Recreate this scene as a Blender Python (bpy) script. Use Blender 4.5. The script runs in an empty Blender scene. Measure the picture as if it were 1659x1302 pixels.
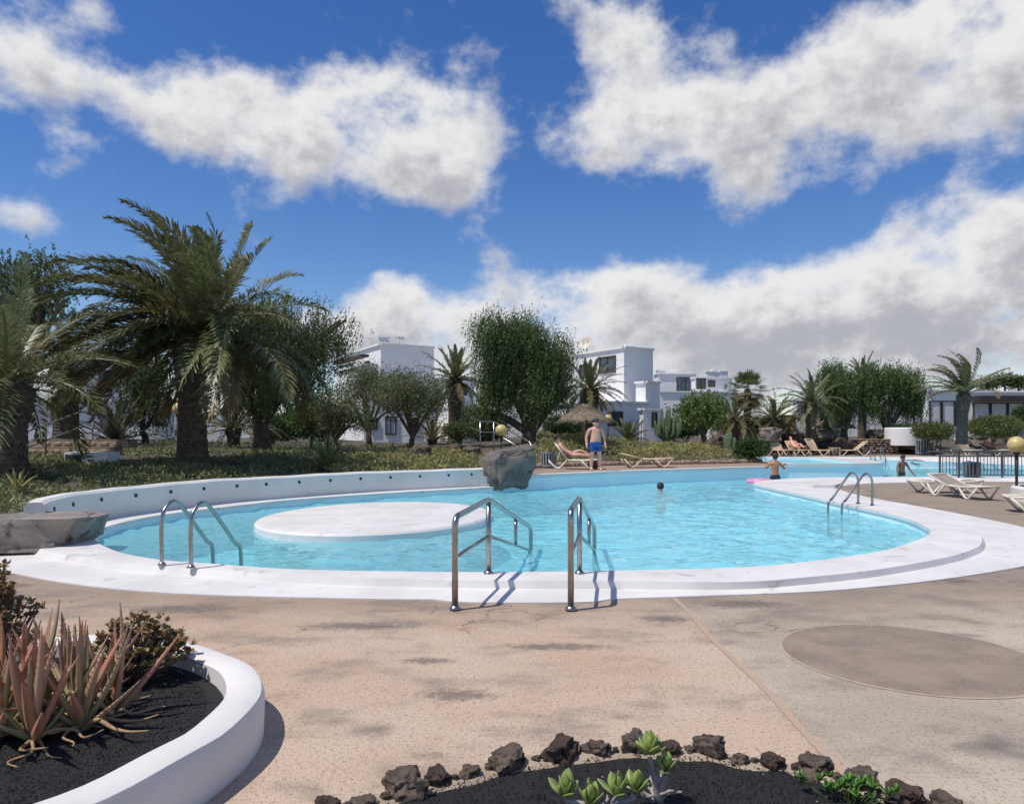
import bpy, bmesh, math, random
import numpy as np
from mathutils import Vector, Matrix, noise as mnoise
from mathutils.geometry import tessellate_polygon, delaunay_2d_cdt
R = math.radians
scene = bpy.context.scene
COL = scene.collection
random.seed(5)
# ------------------------------------------------------------------ camera
F, CX, HY, CH = 1200.0, 829.5, 704.0, 1.6      # focal length and horizon of the photograph in pixels, eye height in metres
cam_d = bpy.data.cameras.new('camera'); cam = bpy.data.objects.new('camera', cam_d); COL.objects.link(cam)
cam.location = (0, 0, CH); cam.rotation_euler = (R(90), 0, 0)
cam_d.sensor_width = 36; cam_d.lens = 36 * F / 1659; cam_d.shift_y = (HY - 651) / 1659
cam_d.clip_start = 0.05; cam_d.clip_end = 3000
scene.camera = cam
# ------------------------------------------------------------------ light
SUN_EL = R(63); SUN_TO = Vector((-0.90, -0.43, 0)).normalized()
SUN_STR, SKY_STR, EXPO = 3.4, 0.10, 0.25
SKY_SAT, CLOUD_LIT, CLOUD_DARK = 1.32, (7.0, 6.95, 6.95), (3.7, 3.75, 4.15)
sd = bpy.data.lights.new('sun', 'SUN'); so = bpy.data.objects.new('sun', sd); COL.objects.link(so)
sd.energy = SUN_STR; sd.angle = R(0.53); sd.color = (1, .935, .84)
to_sun = Vector((SUN_TO.x * math.cos(SUN_EL), SUN_TO.y * math.cos(SUN_EL), math.sin(SUN_EL)))
so.rotation_euler = to_sun.to_track_quat('Z', 'Y').to_euler(); so.location = (-20, -8, 40)
scene.view_settings.view_transform = 'Standard'; scene.view_settings.look = 'None'
scene.view_settings.exposure = EXPO; scene.view_settings.gamma = 1
scene.view_settings.use_curve_mapping = False
scene.cycles.max_bounces = 8; scene.cycles.transparent_max_bounces = 12

class NT:
    """small node-tree helper"""
    def __init__(s, t): s.t = t
    def n(s, typ, ins=None, **kw):
        nd = s.t.nodes.new(typ)
        for k, v in kw.items(): setattr(nd, k, v)
        for k, v in (ins or {}).items(): s.put(nd.inputs[k], v)
        return nd
    def put(s, sock, v):
        if isinstance(v, bpy.types.NodeSocket): s.t.links.new(v, sock)
        elif isinstance(v, bpy.types.Node): s.t.links.new(v.outputs[0], sock)
        else: sock.default_value = v
    def m(s, op, a, b=0.0, c=0.0, clamp=False):
        nd = s.t.nodes.new('ShaderNodeMath'); nd.operation = op; nd.use_clamp = clamp
        for i, v in enumerate((a, b, c)): s.put(nd.inputs[i], v)
        return nd.outputs[0]
    def ss(s, v, a, b):                       # smoothstep
        nd = s.n('ShaderNodeMapRange', {'Value': v, 'From Min': a, 'From Max': b}, interpolation_type='SMOOTHSTEP'); return nd.outputs[0]
    def mix(s, f, a, b):
        nd = s.n('ShaderNodeMix', data_type='RGBA'); s.put(nd.inputs[0], f)
        s.put(nd.inputs[6], a if not isinstance(a, tuple) else (*a, 1)); s.put(nd.inputs[7], b if not isinstance(b, tuple) else (*b, 1))
        return nd.outputs[2]

world = bpy.data.worlds.new('World'); scene.world = world; world.use_nodes = True
def build_world():
    t = world.node_tree; t.nodes.clear(); N = NT(t)
    sky = N.n('ShaderNodeTexSky', sky_type='NISHITA', sun_disc=False)
    sky.sun_elevation = SUN_EL; sky.sun_rotation = math.atan2(SUN_TO.x, SUN_TO.y)
    sky.altitude = 100; sky.air_density = 1.0; sky.dust_density = 0.1; sky.ozone_density = 2.0
    tc = N.n('ShaderNodeTexCoord')
    sep = N.n('ShaderNodeSeparateXYZ', {0: tc.outputs['Generated']})
    az = N.m('ARCTAN2', sep.outputs[0], sep.outputs[1]); el = N.m('ARCSINE', sep.outputs[2])
    # cloud masses: centre and half-size in pixels of the photograph, turned into angles; beyond its frame noise goes on alone
    blobs = [(30, 70, 140, 75, .9), (150, 25, 60, 35, .6), (40, 200, 110, 55, .42), (300, 195, 150, 68, .95), (520, 215, 210, 85, 1.1), (655, 200, 130, 85, 1.05),
             (750, 290, 80, 50, .9), (1020, 110, 120, 115, 1.05), (1090, 225, 190, 60, 1.0), (1420, 130, 260, 110, 1.15),
             (1630, 80, 190, 160, 1.2), (1230, 290, 55, 40, .75), (1420, 450, 270, 80, 1.05), (1640, 420, 140, 100, 1.1), (960, 460, 170, 55, .95), (650, 470, 75, 42, .85),
             (600, 530, 110, 45, .75), (800, 545, 240, 55, .95), (1250, 550, 520, 85, 1.15), (50, 348, 110, 30, .75)]
    a, e = az, el; Q = N; acc = None; und = None
    for (px, py, rx, ry, w) in blobs:
        dx, dy = px - CX, HY - py
        A = math.atan2(dx, F); E = math.atan2(dy, math.hypot(F, dx)); k = math.cos(A)
        ra, re = rx / F * k * k, ry / F * k
        u = Q.m('MULTIPLY_ADD', a, 1 / ra, -A / ra); v = Q.m('MULTIPLY_ADD', e, 1 / re, -E / re)
        d2 = Q.m('MULTIPLY_ADD', v, v, Q.m('MULTIPLY', u, u))
        f = Q.m('POWER', .35, d2) if w == 1 else Q.m('MULTIPLY', Q.m('POWER', .35, d2), w)
        acc = f if acc is None else Q.m('ADD', acc, f)
        und = Q.m('MULTIPLY', f, v) if und is None else Q.m('MULTIPLY_ADD', f, v, und)
    acc = Q.m('MINIMUM', acc, 1.15)
    comb = Q.n('ShaderNodeCombineXYZ', {0: a, 1: Q.m('MULTIPLY', e, 1.35)})
    far = Q.m('MAXIMUM', Q.ss(Q.m('ABSOLUTE', a), .66, .85), Q.ss(e, .52, .66))
    wide = Q.n('ShaderNodeTexNoise', {'Vector': comb, 'Scale': 2.6, 'Detail': 1.0}, noise_dimensions='2D')
    gen = Q.m('MULTIPLY', Q.ss(wide.outputs[0], .45, .75), 1.0)
    base = Q.m('ADD', Q.m('MULTIPLY', acc, Q.m('SUBTRACT', 1, far)), Q.m('MULTIPLY', gen, far))
    n1 = Q.n('ShaderNodeTexNoise', {'Vector': comb, 'Scale': 8.0, 'Detail': 8.0, 'Roughness': .58, 'Distortion': .0}, noise_dimensions='2D')
    nn = Q.m('SUBTRACT', n1.outputs[0], .5)
    base = Q.m('ADD', base, Q.m('MULTIPLY', Q.ss(e, .15, .02), .75))
    n4 = Q.n('ShaderNodeTexNoise', {'Vector': comb, 'Scale': 26.0, 'Detail': 5.0, 'Roughness': .62}, noise_dimensions='2D')
    d0 = Q.m('MULTIPLY_ADD', Q.m('SUBTRACT', n4.outputs[0], .5), .45, Q.m('MULTIPLY_ADD', nn, 2.3, base))
    cover = N.m('MULTIPLY', N.ss(d0, .32, 1.15), N.ss(el, -.02, .02))
    n3 = Q.n('ShaderNodeTexNoise', {'Vector': N.n('ShaderNodeVectorMath', {0: comb.outputs[0], 1: (-.012, .03, 0)}, operation='ADD').outputs[0], 'Scale': 8.0, 'Detail': 6.0, 'Roughness': .58, 'Distortion': .0}, noise_dimensions='2D')
    under = N.m('ADD', N.m('MULTIPLY_ADD', und, -.62, .26), N.m('MULTIPLY_ADD', N.m('SUBTRACT', n4.outputs[0], .5), 1.3, N.m('MULTIPLY', N.m('SUBTRACT', n3.outputs[0], .5), 2.6)))
    under = N.m('MULTIPLY_ADD', N.ss(d0, .8, 1.7), .3, under)
    under = N.m('MULTIPLY_ADD', N.ss(el, .24, .08), .3, under)
    under = N.ss(under, -.05, 1.45)
    ccol = N.mix(under, CLOUD_LIT, CLOUD_DARK)
    hs = N.n('ShaderNodeHueSaturation', {'Saturation': SKY_SAT, 'Hue': .513, 'Value': 1.0, 'Color': sky.outputs[0]})
    col = N.mix(cover, hs.outputs[0], ccol)
    bg = N.n('ShaderNodeBackground', {'Color': col, 'Strength': SKY_STR})
    N.n('ShaderNodeOutputWorld', {0: bg.outputs[0]})
    world.cycles.sampling_method = 'MANUAL'; world.cycles.sample_map_resolution = 512
build_world()

# ------------------------------------------------------------------ helpers
def G(px, py, z=0.0):                       # pixel on the horizontal plane z
    Y = F * (CH - z) / (py - HY); return Vector(((px - CX) / F * Y, Y, z))
def P(px, py, Y):                           # pixel at distance Y
    return Vector(((px - CX) / F * Y, Y, CH - (py - HY) / F * Y))
def link(o, parent=None):
    COL.objects.link(o)
    if parent is not None: o.parent = parent
    return o
def tag(o, label=None, cat=None, group=None, kind=None):
    if label: o['label'] = label
    if cat: o['category'] = cat
    if group: o['group'] = group
    if kind: o['kind'] = kind
    return o
def thing(name, loc, label, cat, group=None, rz=0.0, scale=1.0):
    o = bpy.data.objects.new(name, None); COL.objects.link(o); o.empty_display_size = .2
    o.location = loc; o.rotation_euler = (0, 0, rz); o.scale = (scale,) * 3
    return tag(o, label, cat, group)
def copy_tree(o, parent=None):
    c = o.copy(); COL.objects.link(c); c.parent = parent
    for ch in list(o.children): copy_tree(ch, c)
    return c
class MB:
    """collects vertices and faces of ONE mesh object"""
    def __init__(s): s.v = []; s.f = []
    def add(s, vs, fs):
        k = len(s.v); s.v += [tuple(v) for v in vs]; s.f += [tuple(i + k for i in f) for f in fs]; return s
    def box(s, c, size, rz=0.0, rot=None, taper=1.0):
        M = rot if rot is not None else Matrix.Rotation(rz, 3, 'Z')
        hx, hy, hz = (d / 2 for d in size); c = Vector(c)
        vs = [c + M @ Vector((x * (taper if z > 0 else 1) * hx, y * (taper if z > 0 else 1) * hy, z * hz)) for z in (-1, 1) for x, y in ((-1, -1), (1, -1), (1, 1), (-1, 1))]
        return s.add(vs, [(3, 2, 1, 0), (4, 5, 6, 7), (0, 1, 5, 4), (1, 2, 6, 5), (2, 3, 7, 6), (3, 0, 4, 7)])
    def beam(s, a, b, w, h):                 # rectangular bar from a to b
        a, b = Vector(a), Vector(b); d = b - a; q = d.to_track_quat('X', 'Z').to_matrix()
        return s.box((a + b) / 2, (d.length, w, h), rot=q)
    def tube(s, pts, rad, n=8, caps=True):
        pts = [Vector(p) for p in pts]; m = len(pts)
        if not isinstance(rad, (list, tuple)): rad = [rad] * m
        up = None; k = len(s.v)
        for i, p in enumerate(pts):
            t = (pts[min(i + 1, m - 1)] - pts[max(i - 1, 0)]).normalized()
            if up is None: up = t.orthogonal().normalized()
            up = (up - t * up.dot(t)).normalized(); sd_ = t.cross(up)
            s.v += [tuple(p + (up * math.cos(2 * math.pi * j / n) + sd_ * math.sin(2 * math.pi * j / n)) * rad[i]) for j in range(n)]
        for i in range(m - 1):
            for j in range(n):
                a, b = k + i * n + j, k + i * n + (j + 1) % n
                s.f.append((a, b, b + n, a + n))
        if caps: s.f.append(tuple(k + j for j in reversed(range(n)))); s.f.append(tuple(k + (m - 1) * n + j for j in range(n)))
        return s
    def lathe(s, prof, c=(0, 0, 0), n=20, fn=None, caps=True):
        k = len(s.v); c = Vector(c); m = len(prof)
        for i, (r, z) in enumerate(prof):
            for j in range(n):
                a = 2 * math.pi * j / n; rr = r if fn is None else r * fn(a, z, i, j)
                s.v.append((c.x + rr * math.cos(a), c.y + rr * math.sin(a), c.z + z))
        for i in range(m - 1):
            for j in range(n):
                a, b = k + i * n + j, k + i * n + (j + 1) % n
                s.f.append((a, b, b + n, a + n))
        if caps: s.f.append(tuple(k + j for j in reversed(range(n)))); s.f.append(tuple(k + (m - 1) * n + j for j in range(n)))
        return s
    def prism(s, poly, z0, z1):              # vertical prism over a plan polygon
        if sum(a[0] * b[1] - b[0] * a[1] for a, b in zip(poly, poly[1:] + poly[:1])) < 0: poly = poly[::-1]
        n = len(poly); k = len(s.v)
        s.v += [(p[0], p[1], z0) for p in poly] + [(p[0], p[1], z1) for p in poly]
        for tri in tessellate_polygon([[Vector((p[0], p[1], 0)) for p in poly]]):
            a, b, c = tri
            if (Vector(poly[b][:2]) - Vector(poly[a][:2])).cross(Vector(poly[c][:2]) - Vector(poly[a][:2])) < 0: b, c = c, b
            s.f += [(k + n + a, k + n + b, k + n + c), (k + c, k + b, k + a)]
        s.f += [(k + i, k + (i + 1) % n, k + n + (i + 1) % n, k + n + i) for i in range(n)]
        return s
    def slab(s, A, B, C, D, thick):          # wall panel: quad A,B,C,D (counter-clockwise seen from outside) with thickness behind it
        A, B, C, D = map(Vector, (A, B, C, D)); nrm = (B - A).cross(D - A).normalized() * thick
        return s.add([A, B, C, D, A - nrm, B - nrm, C - nrm, D - nrm], [(0, 1, 2, 3), (7, 6, 5, 4), (4, 5, 1, 0), (5, 6, 2, 1), (6, 7, 3, 2), (7, 4, 0, 3)])
    def loft(s, rows, closed=False):
        k = len(s.v); n = len(rows[0])
        for r in rows: s.v += [tuple(p) for p in r]
        for i in range(len(rows) - 1):
            for j in range(n if closed else n - 1):
                a, b = k + i * n + j, k + i * n + (j + 1) % n
                s.f.append((a, b, b + n, a + n))
        return s
    def rock(s, c, size, seed=0, sub=3, rough=.28, rz=0.0, flat=.0, pw=.72):
        bm = bmesh.new(); bmesh.ops.create_icosphere(bm, subdivisions=sub, radius=1.0)
        off = Vector((seed * 7.3, seed * 3.1, seed * 1.7)); M = Matrix.Rotation(rz, 3, 'Z'); vs = []
        for v in bm.verts:
            p = v.co.normalized()
            q = Vector([math.copysign(abs(t) ** pw, t) for t in p])          # blockier than a ball
            d = 1 + rough * (mnoise.noise(p * 1.3 + off) * 1.3 + mnoise.noise(p * 3.1 + off) * .6 + mnoise.noise(p * 7 + off) * .3)
            q = q * d * .85
            if q.z > 1 - flat: q.z = 1 - flat
            vs.append(Vector(c) + M @ Vector((q.x * size[0] / 2, q.y * size[1] / 2, q.z * size[2] / 2)))
        fs = [tuple(v.index for v in f.verts) for f in bm.faces]; bm.free()
        return s.add(vs, fs)
    def mesh(s, name, smooth=False):
        me = bpy.data.meshes.new(name); me.from_pydata(s.v, [], s.f)
        if smooth: me.polygons.foreach_set('use_smooth', [True] * len(me.polygons))
        me.update(); return me
    def build(s, name, mat, parent=None, base=None, smooth=False, auto=None):
        """links the mesh; base (a point) is subtracted, so vertices given in world space become local to a thing standing there"""
        b = Vector(base) if base is not None else Vector((0, 0, 0))
        if b.length > 0: s.v = [(x - b.x, y - b.y, z - b.z) for x, y, z in s.v]
        me = s.mesh(name, smooth); me.materials.append(mat)
        if auto is not None:
            me.polygons.foreach_set('use_smooth', [True] * len(me.polygons)); me.set_sharp_from_angle(angle=R(auto))
        o = bpy.data.objects.new(name, me); link(o, parent)
        if parent is None and b.length > 0: o.location = b
        return o
def np_mesh(name, V, faces_n, mat, parent=None, smooth=False):
    """V: (k, faces_n, 3) array of separate small faces"""
    V = np.asarray(V, dtype=np.float32); k = V.shape[0]
    me = bpy.data.meshes.new(name); me.vertices.add(k * faces_n); me.vertices.foreach_set('co', V.reshape(-1))
    me.loops.add(k * faces_n); me.loops.foreach_set('vertex_index', np.arange(k * faces_n, dtype=np.int32))
    me.polygons.add(k); me.polygons.foreach_set('loop_start', np.arange(0, k * faces_n, faces_n, dtype=np.int32))
    me.update(calc_edges=True); me.materials.append(mat)
    o = bpy.data.objects.new(name, me); return link(o, parent)
def catmull(pts, per=8, closed=False):
    pts = [Vector(p) for p in pts]; n = len(pts); out = []
    rng = range(n) if closed else range(n - 1)
    for i in rng:
        p0 = pts[(i - 1) % n] if closed or i > 0 else pts[0]; p1 = pts[i]; p2 = pts[(i + 1) % n]
        p3 = pts[(i + 2) % n] if closed or i + 2 < n else pts[n - 1]
        for k in range(per):
            t = k / per
            out.append(.5 * ((2 * p1) + (p2 - p0) * t + (2 * p0 - 5 * p1 + 4 * p2 - p3) * t * t + (3 * p1 - p0 - 3 * p2 + p3) * t ** 3))
    if not closed: out.append(pts[-1])
    return out
def resample(pts, n):
    pts = [Vector(p) for p in pts]; L = [0]
    for a, b in zip(pts, pts[1:]): L.append(L[-1] + (b - a).length)
    out = []; j = 0
    for i in range(n):
        t = L[-1] * i / (n - 1)
        while j < len(L) - 2 and L[j + 1] < t: j += 1
        out.append(pts[j].lerp(pts[j + 1], (t - L[j]) / max(L[j + 1] - L[j], 1e-9)))
    return out
def inside(poly, x, y):
    c = False; n = len(poly); j = n - 1
    for i in range(n):
        xi, yi = poly[i][0], poly[i][1]; xj, yj = poly[j][0], poly[j][1]
        if (yi > y) != (yj > y) and x < (xj - xi) * (y - yi) / (yj - yi) + xi: c = not c
        j = i
    return c
def polydist(poly, x, y):
    best = 1e9; n = len(poly)
    for i in range(n):
        ax, ay = poly[i][0], poly[i][1]; bx, by = poly[(i + 1) % n][0], poly[(i + 1) % n][1]
        dx, dy = bx - ax, by - ay; l = dx * dx + dy * dy
        t = 0 if l == 0 else max(0, min(1, ((x - ax) * dx + (y - ay) * dy) / l))
        best = min(best, (x - ax - t * dx) ** 2 + (y - ay - t * dy) ** 2)
    return math.sqrt(best)

# ------------------------------------------------------------------ materials
MATS = {}
def mat(name, c1, c2=None, rough=.6, scale=3.0, detail=6.0, lo=.35, hi=.65, bump=0.0, bscale=None, metal=0.0, spec=.5, trans=0.0, c3=None, s3=40.0, lo3=.55, hi3=.7, coord='Object', dist=.02):
    """principled surface: two colours mixed by noise, an optional third in fine spots, optional relief"""
    if name in MATS: return MATS[name]
    m = bpy.data.materials.new(name); m.use_nodes = True; t = m.node_tree; N = NT(t); b = t.nodes['Principled BSDF']; MATS[name] = m
    tc = N.n('ShaderNodeTexCoord').outputs[coord]
    col = (*c1, 1)
    if c2 is not None:
        nz = N.n('ShaderNodeTexNoise', {'Vector': tc, 'Scale': scale, 'Detail': detail, 'Roughness': .6})
        col = N.mix(N.ss(nz.outputs[0], lo, hi), c1, c2)
    if c3 is not None:
        n3 = N.n('ShaderNodeTexNoise', {'Vector': tc, 'Scale': s3, 'Detail': 3.0})
        col = N.mix(N.ss(n3.outputs[0], lo3, hi3), col, c3)
    N.put(b.inputs['Base Color'], col); b.inputs['Roughness'].default_value = rough; b.inputs['Metallic'].default_value = metal
    b.inputs['Specular IOR Level'].default_value = spec
    if bump:
        nb = N.n('ShaderNodeTexNoise', {'Vector': tc, 'Scale': bscale or scale * 6, 'Detail': 8.0, 'Roughness': .65})
        bp = N.n('ShaderNodeBump', {'Height': nb.outputs[0], 'Strength': bump, 'Distance': dist}); N.put(b.inputs['Normal'], bp.outputs[0])
    if trans:
        tr = N.n('ShaderNodeBsdfTranslucent'); N.put(tr.inputs[0], col)
        mx = N.n('ShaderNodeMixShader', {0: trans, 1: b.outputs[0], 2: tr.outputs[0]}); N.put(t.nodes['Material Output'].inputs[0], mx.outputs[0])
    return m
def foliage(name, c1, c2, c3=None, scale=1.2, trans=.25, rough=.55):
    return mat(name, c1, c2, rough=rough, scale=scale, detail=5, lo=.38, hi=.62, trans=trans, c3=c3, s3=scale * 7, lo3=.56, hi3=.66, spec=.35)
WHITE = mat('white_paint', (.73, .71, .68), (.65, .635, .605), rough=.65, scale=1.2, bump=.25, bscale=9, dist=.01, c3=(.62, .61, .59), s3=2.3, lo3=.66, hi3=.8)
APRON = mat('white_pool_paint', (.715, .695, .67), (.62, .60, .575), rough=.6, scale=1.1, bump=.3, bscale=25, dist=.006, c3=(.46, .43, .40), s3=4, lo3=.60, hi3=.78)
STEEL = mat('brushed_steel', (.42, .40, .38), (.34, .33, .31), rough=.28, metal=1, scale=14, bump=0)
LAVA = mat('lava_rock', (.07, .055, .046), (.18, .13, .095), rough=.9, scale=5, bump=.9, bscale=22, dist=.03, c3=(.02, .018, .017), s3=16, lo3=.52, hi3=.64)
BASALT = mat('grey_basalt', (.125, .108, .095), (.20, .17, .145), rough=.88, scale=2.4, bump=.8, bscale=12, dist=.05, c3=(.05, .048, .05), s3=7, lo3=.55, hi3=.7)
# ------------------------------------------------------------------ plan of the place (metres; camera at the origin looking along +Y)
WZ, RZ, FZ, IZ, FLOOR = -0.04, 0.12, 0.42, 0.48, -0.75     # water, near rim, far deck, upper terrace, pool floor
E_pts = [(-5.95, 10.5), (-5.5, 9.9), (-4.83, 9.2), (-4.1, 8.72), (-3.47, 8.5), (-2.56, 8.17), (-1.4, 8.02), (-.26, 7.97), (.87, 8.03), (2.55, 8.26), (3.49, 8.65), (4.63, 9.35),
         (5.48, 10.15), (6.09, 10.83), (6.47, 11.4), (6.75, 12.1), (7.05, 13.2), (7.15, 14.5), (7.15, 16), (7.2, 18), (7.25, 20.5), (7.3, 22.2), (7.55, 23.0)]
S_pts = [(-6.5, 10.0), (-5.9, 9.45), (-5.1, 8.95), (-4.54, 8.62), (-3.46, 8.24), (-2.48, 7.9), (-1.34, 7.68), (0, 7.56), (1.2, 7.55), (2.3, 7.5), (3.1, 7.76), (4.05, 8.2), (5.27, 9.0),
         (6.1, 9.75), (6.6, 10.4), (7.1, 11.3), (7.5, 12.4), (7.75, 14), (7.8, 16), (7.85, 18), (7.95, 20), (8.2, 21.8), (8.6, 23.2)]
O_pts = [(-7.6, 9.7), (-6.9, 9.2), (-6.06, 8.72), (-4.93, 8.03), (-3.85, 7.56), (-2.81, 7.33), (-1.25, 7.17), (-.75, 7.16), (-.5, 7.05), (.15, 7.02), (.75, 7.05), (1.0, 7.18), (1.65, 7.28), (3.0, 7.5), (3.83, 7.77), (4.79, 8.18), (6.2, 8.97),
         (7.4, 9.9), (8.3, 11.1), (8.8, 12.7), (9.0, 14.7), (9.05, 16.8), (9.05, 18.6), (9.3, 20.6), (9.75, 22.3)]
L_pts = [(-5.95, 10.5), (-6.3, 11.1), (-6.55, 11.9), (-6.62, 12.8), (-6.5, 13.8), (-6.08, 14.87), (-5.52, 16.1), (-5, 17.0), (-3.28, 18.8), (-.78, 20.85), (-.1, 21.3)]
W_pts = [(-6.62, 10.5), (-6.95, 11.3), (-7.1, 12.4), (-7.0, 13.5), (-6.4, 15.4), (-5.75, 16.55), (-3.65, 19.05), (-.78, 21.2)]
FARW = [(.2, 21.45), (1.6, 22.6), (3.27, 23.9), (5.2, 25.15), (7.25, 26.35), (8.97, 27.3), (10.3, 27.8)]
ISL = [(10.3, 27.8), (12.2, 28.15), (14.0, 28.6), (14.6, 29.1), (15.0, 31), (15.4, 34), (15.5, 36.4)]
SPIT = [(7.55, 23.0), (8.23, 24.0), (9.04, 24.75), (10.9, 25.7), (12.9, 25.95), (15.3, 26.05), (20, 26.1), (30, 26.1)]
Ec = [p.to_2d() for p in catmull([(*p, 0) for p in E_pts], 5)]; Lc = [p.to_2d() for p in catmull([(*p, 0) for p in L_pts], 5)]
Wc = [p.to_2d() for p in catmull([(*p, 0) for p in W_pts], 8)]; Oc = [p.to_2d() for p in catmull([(*p, 0) for p in O_pts], 5)]; Sc = [p.to_2d() for p in catmull([(*p, 0) for p in S_pts], 5)]
Fc = [p.to_2d() for p in catmull([(*p, 0) for p in FARW], 4)]; Pc = [p.to_2d() for p in catmull([(*p, 0) for p in SPIT], 4)]; Ic = [p.to_2d() for p in catmull([(*p, 0) for p in ISL], 3)]
def shift(pts, d):                           # offset a plan polyline to its left
    out = []
    for i, p in enumerate(pts):
        t = (pts[min(i + 1, len(pts) - 1)] - pts[max(i - 1, 0)]).normalized(); out.append(p + Vector((-t.y, t.x)) * d)
    return out
# ---- pool: one ring of plan points with the height of its rim
ring = [(p, RZ) for p in Ec] + [(p, RZ) for p in Pc[1:]] + [(Vector((30, 36.4)), WZ - .02)] + [(p, IZ) for p in reversed(Ic)] + [(p, FZ) for p in reversed(Fc[:-1])] + [(p, RZ) for p in reversed(Lc[1:])]
pool_poly = [p for p, z in ring]
POOLIN = mat('pale_blue_pool_paint', (.68, .82, .85), (.62, .78, .83), rough=.55, scale=1.3, bump=.15, bscale=20, dist=.005)
b = MB(); n = len(ring)
b.v += [(p.x, p.y, z - .004) for p, z in ring] + [(p.x, p.y, FLOOR) for p, z in ring]
b.f += [(i, (i + 1) % n, n + (i + 1) % n, n + i) for i in range(n)]
b.f += [tuple(n + i for i in t) for t in tessellate_polygon([[Vector((p.x, p.y, 0)) for p in pool_poly]])]
pool = tag(b.build('pool_basin', POOLIN), kind='structure')
bm = bmesh.new(); bm.from_mesh(pool.data); bmesh.ops.recalc_face_normals(bm, faces=bm.faces); bmesh.ops.reverse_faces(bm, faces=bm.faces) if sum(f.normal.z for f in bm.faces if len(f.verts) == 3) < 0 else None; bm.to_mesh(pool.data); bm.free()
# entry steps between the handrails, under water
b = MB()
for k in range(3): b.box((.12, 8.15 + .38 * k, (-.12 - .16 * k + FLOOR) / 2), (1.75, .40 + .3, -.12 - .16 * k - FLOOR))
b.build('entry_step', mat('white_step_paint', (.78, .80, .80), (.72, .75, .76), rough=.6, scale=2), pool)
# ---- water
def water_mat():
    m = bpy.data.materials.new('pool_water'); m.use_nodes = True; t = m.node_tree; t.nodes.clear(); N = NT(t)
    tc = N.n('ShaderNodeTexCoord').outputs['Object']
    mp = N.n('ShaderNodeMapping', {'Vector': tc, 'Scale': (1.0, 1.5, 1), 'Rotation': (0, 0, .35)})
    n1 = N.n('ShaderNodeTexNoise', {'Vector': mp.outputs[0], 'Scale': 1.9, 'Detail': 4.0, 'Roughness': .6, 'Distortion': 1.0})
    n2 = N.n('ShaderNodeTexNoise', {'Vector': mp.outputs[0], 'Scale': 9.0, 'Detail': 2.0, 'Distortion': .6})
    h = N.m('ADD', n1.outputs[0], N.m('MULTIPLY', n2.outputs[0], .22))
    bp = N.n('ShaderNodeBump', {'Height': h, 'Strength': .8, 'Distance': .06})
    tr = N.n('ShaderNodeBsdfTransparent', {'Color': (.56, .92, .97, 1)})
    df = N.n('ShaderNodeBsdfDiffuse', {'Color': (.32, .76, .87, 1), 'Normal': bp.outputs[0]})
    gl = N.n('ShaderNodeBsdfGlossy', {'Color': (1, 1, 1, 1), 'Roughness': .06, 'Normal': bp.outputs[0]})
    fr = N.n('ShaderNodeFresnel', {'IOR': 1.33, 'Normal': bp.outputs[0]})
    body = N.n('ShaderNodeMixShader', {0: .42, 1: tr.outputs[0], 2: df.outputs[0]})
    mx = N.n('ShaderNodeMixShader', {0: N.m('MINIMUM', fr.outputs[0], .55), 1: body.outputs[0], 2: gl.outputs[0]})
    N.n('ShaderNodeOutputMaterial', {0: mx.outputs[0]}); return m
WATER = water_mat()
def wave(x, y):
    q = Vector((x + .25 * y, y * 1.25, 0))
    return .026 * mnoise.noise(q * 1.5 + Vector((3, 1, 0))) + .034 * mnoise.noise(q * 3.0) + .020 * mnoise.noise(q * 6.0 + Vector((1, 7, 2)))
def water_sheet(x0, x1, y0, y1, st, poly, z):
    nx, ny = int((x1 - x0) / st) + 1, int((y1 - y0) / st) + 1; gx = [x0 + i * st for i in range(nx)]; gy = [y0 + j * st for j in range(ny)]
    ins = [[inside(poly, x, y) for y in gy] for x in gx]; idx = {}; b = MB()
    for i in range(nx - 1):
        for j in range(ny - 1):
            if ins[i][j] or ins[i + 1][j] or ins[i][j + 1] or ins[i + 1][j + 1]:
                f = []
                for (p, q) in ((i, j), (i + 1, j), (i + 1, j + 1), (i, j + 1)):
                    if (p, q) not in idx: idx[(p, q)] = len(b.v); b.v.append((gx[p], gy[q], z + wave(gx[p], gy[q])))
                    f.append(idx[(p, q)])
                b.f.append(tuple(f))
    return b
tag(water_sheet(-6.9, 30.2, 7.8, 36.6, .1, pool_poly, WZ).build('water', WATER, smooth=True), kind='structure')
# ---- white surround of the near and right side: inner band, step down, outer band
def row(pts, z, n=150): return [Vector((p.x, p.y, z)) for p in resample([q.to_3d() for q in pts], n)]
e, s_, o_ = row(Ec, RZ), row(Sc, RZ - .01), row(Oc, .012)
e = row(shift(Ec, .025), RZ); e_in = row(shift(Ec, .025), RZ - .06)
s_lo = [Vector((a.x + (c.x - a.x) * .06, a.y + (c.y - a.y) * .06, .035)) for a, c in zip(s_, o_)]
e_r = [Vector((a.x + (c.x - a.x) * .06, a.y + (c.y - a.y) * .06, RZ + .004)) for a, c in zip(e, s_)]
o_lo = [v + Vector((0, 0, -.05)) for v in o_]
b = MB().loft([o_lo, o_, s_lo, s_, e_r, e, e_in])
ap = tag(b.build('pool_surround', APRON, auto=25), kind='structure')
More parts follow.
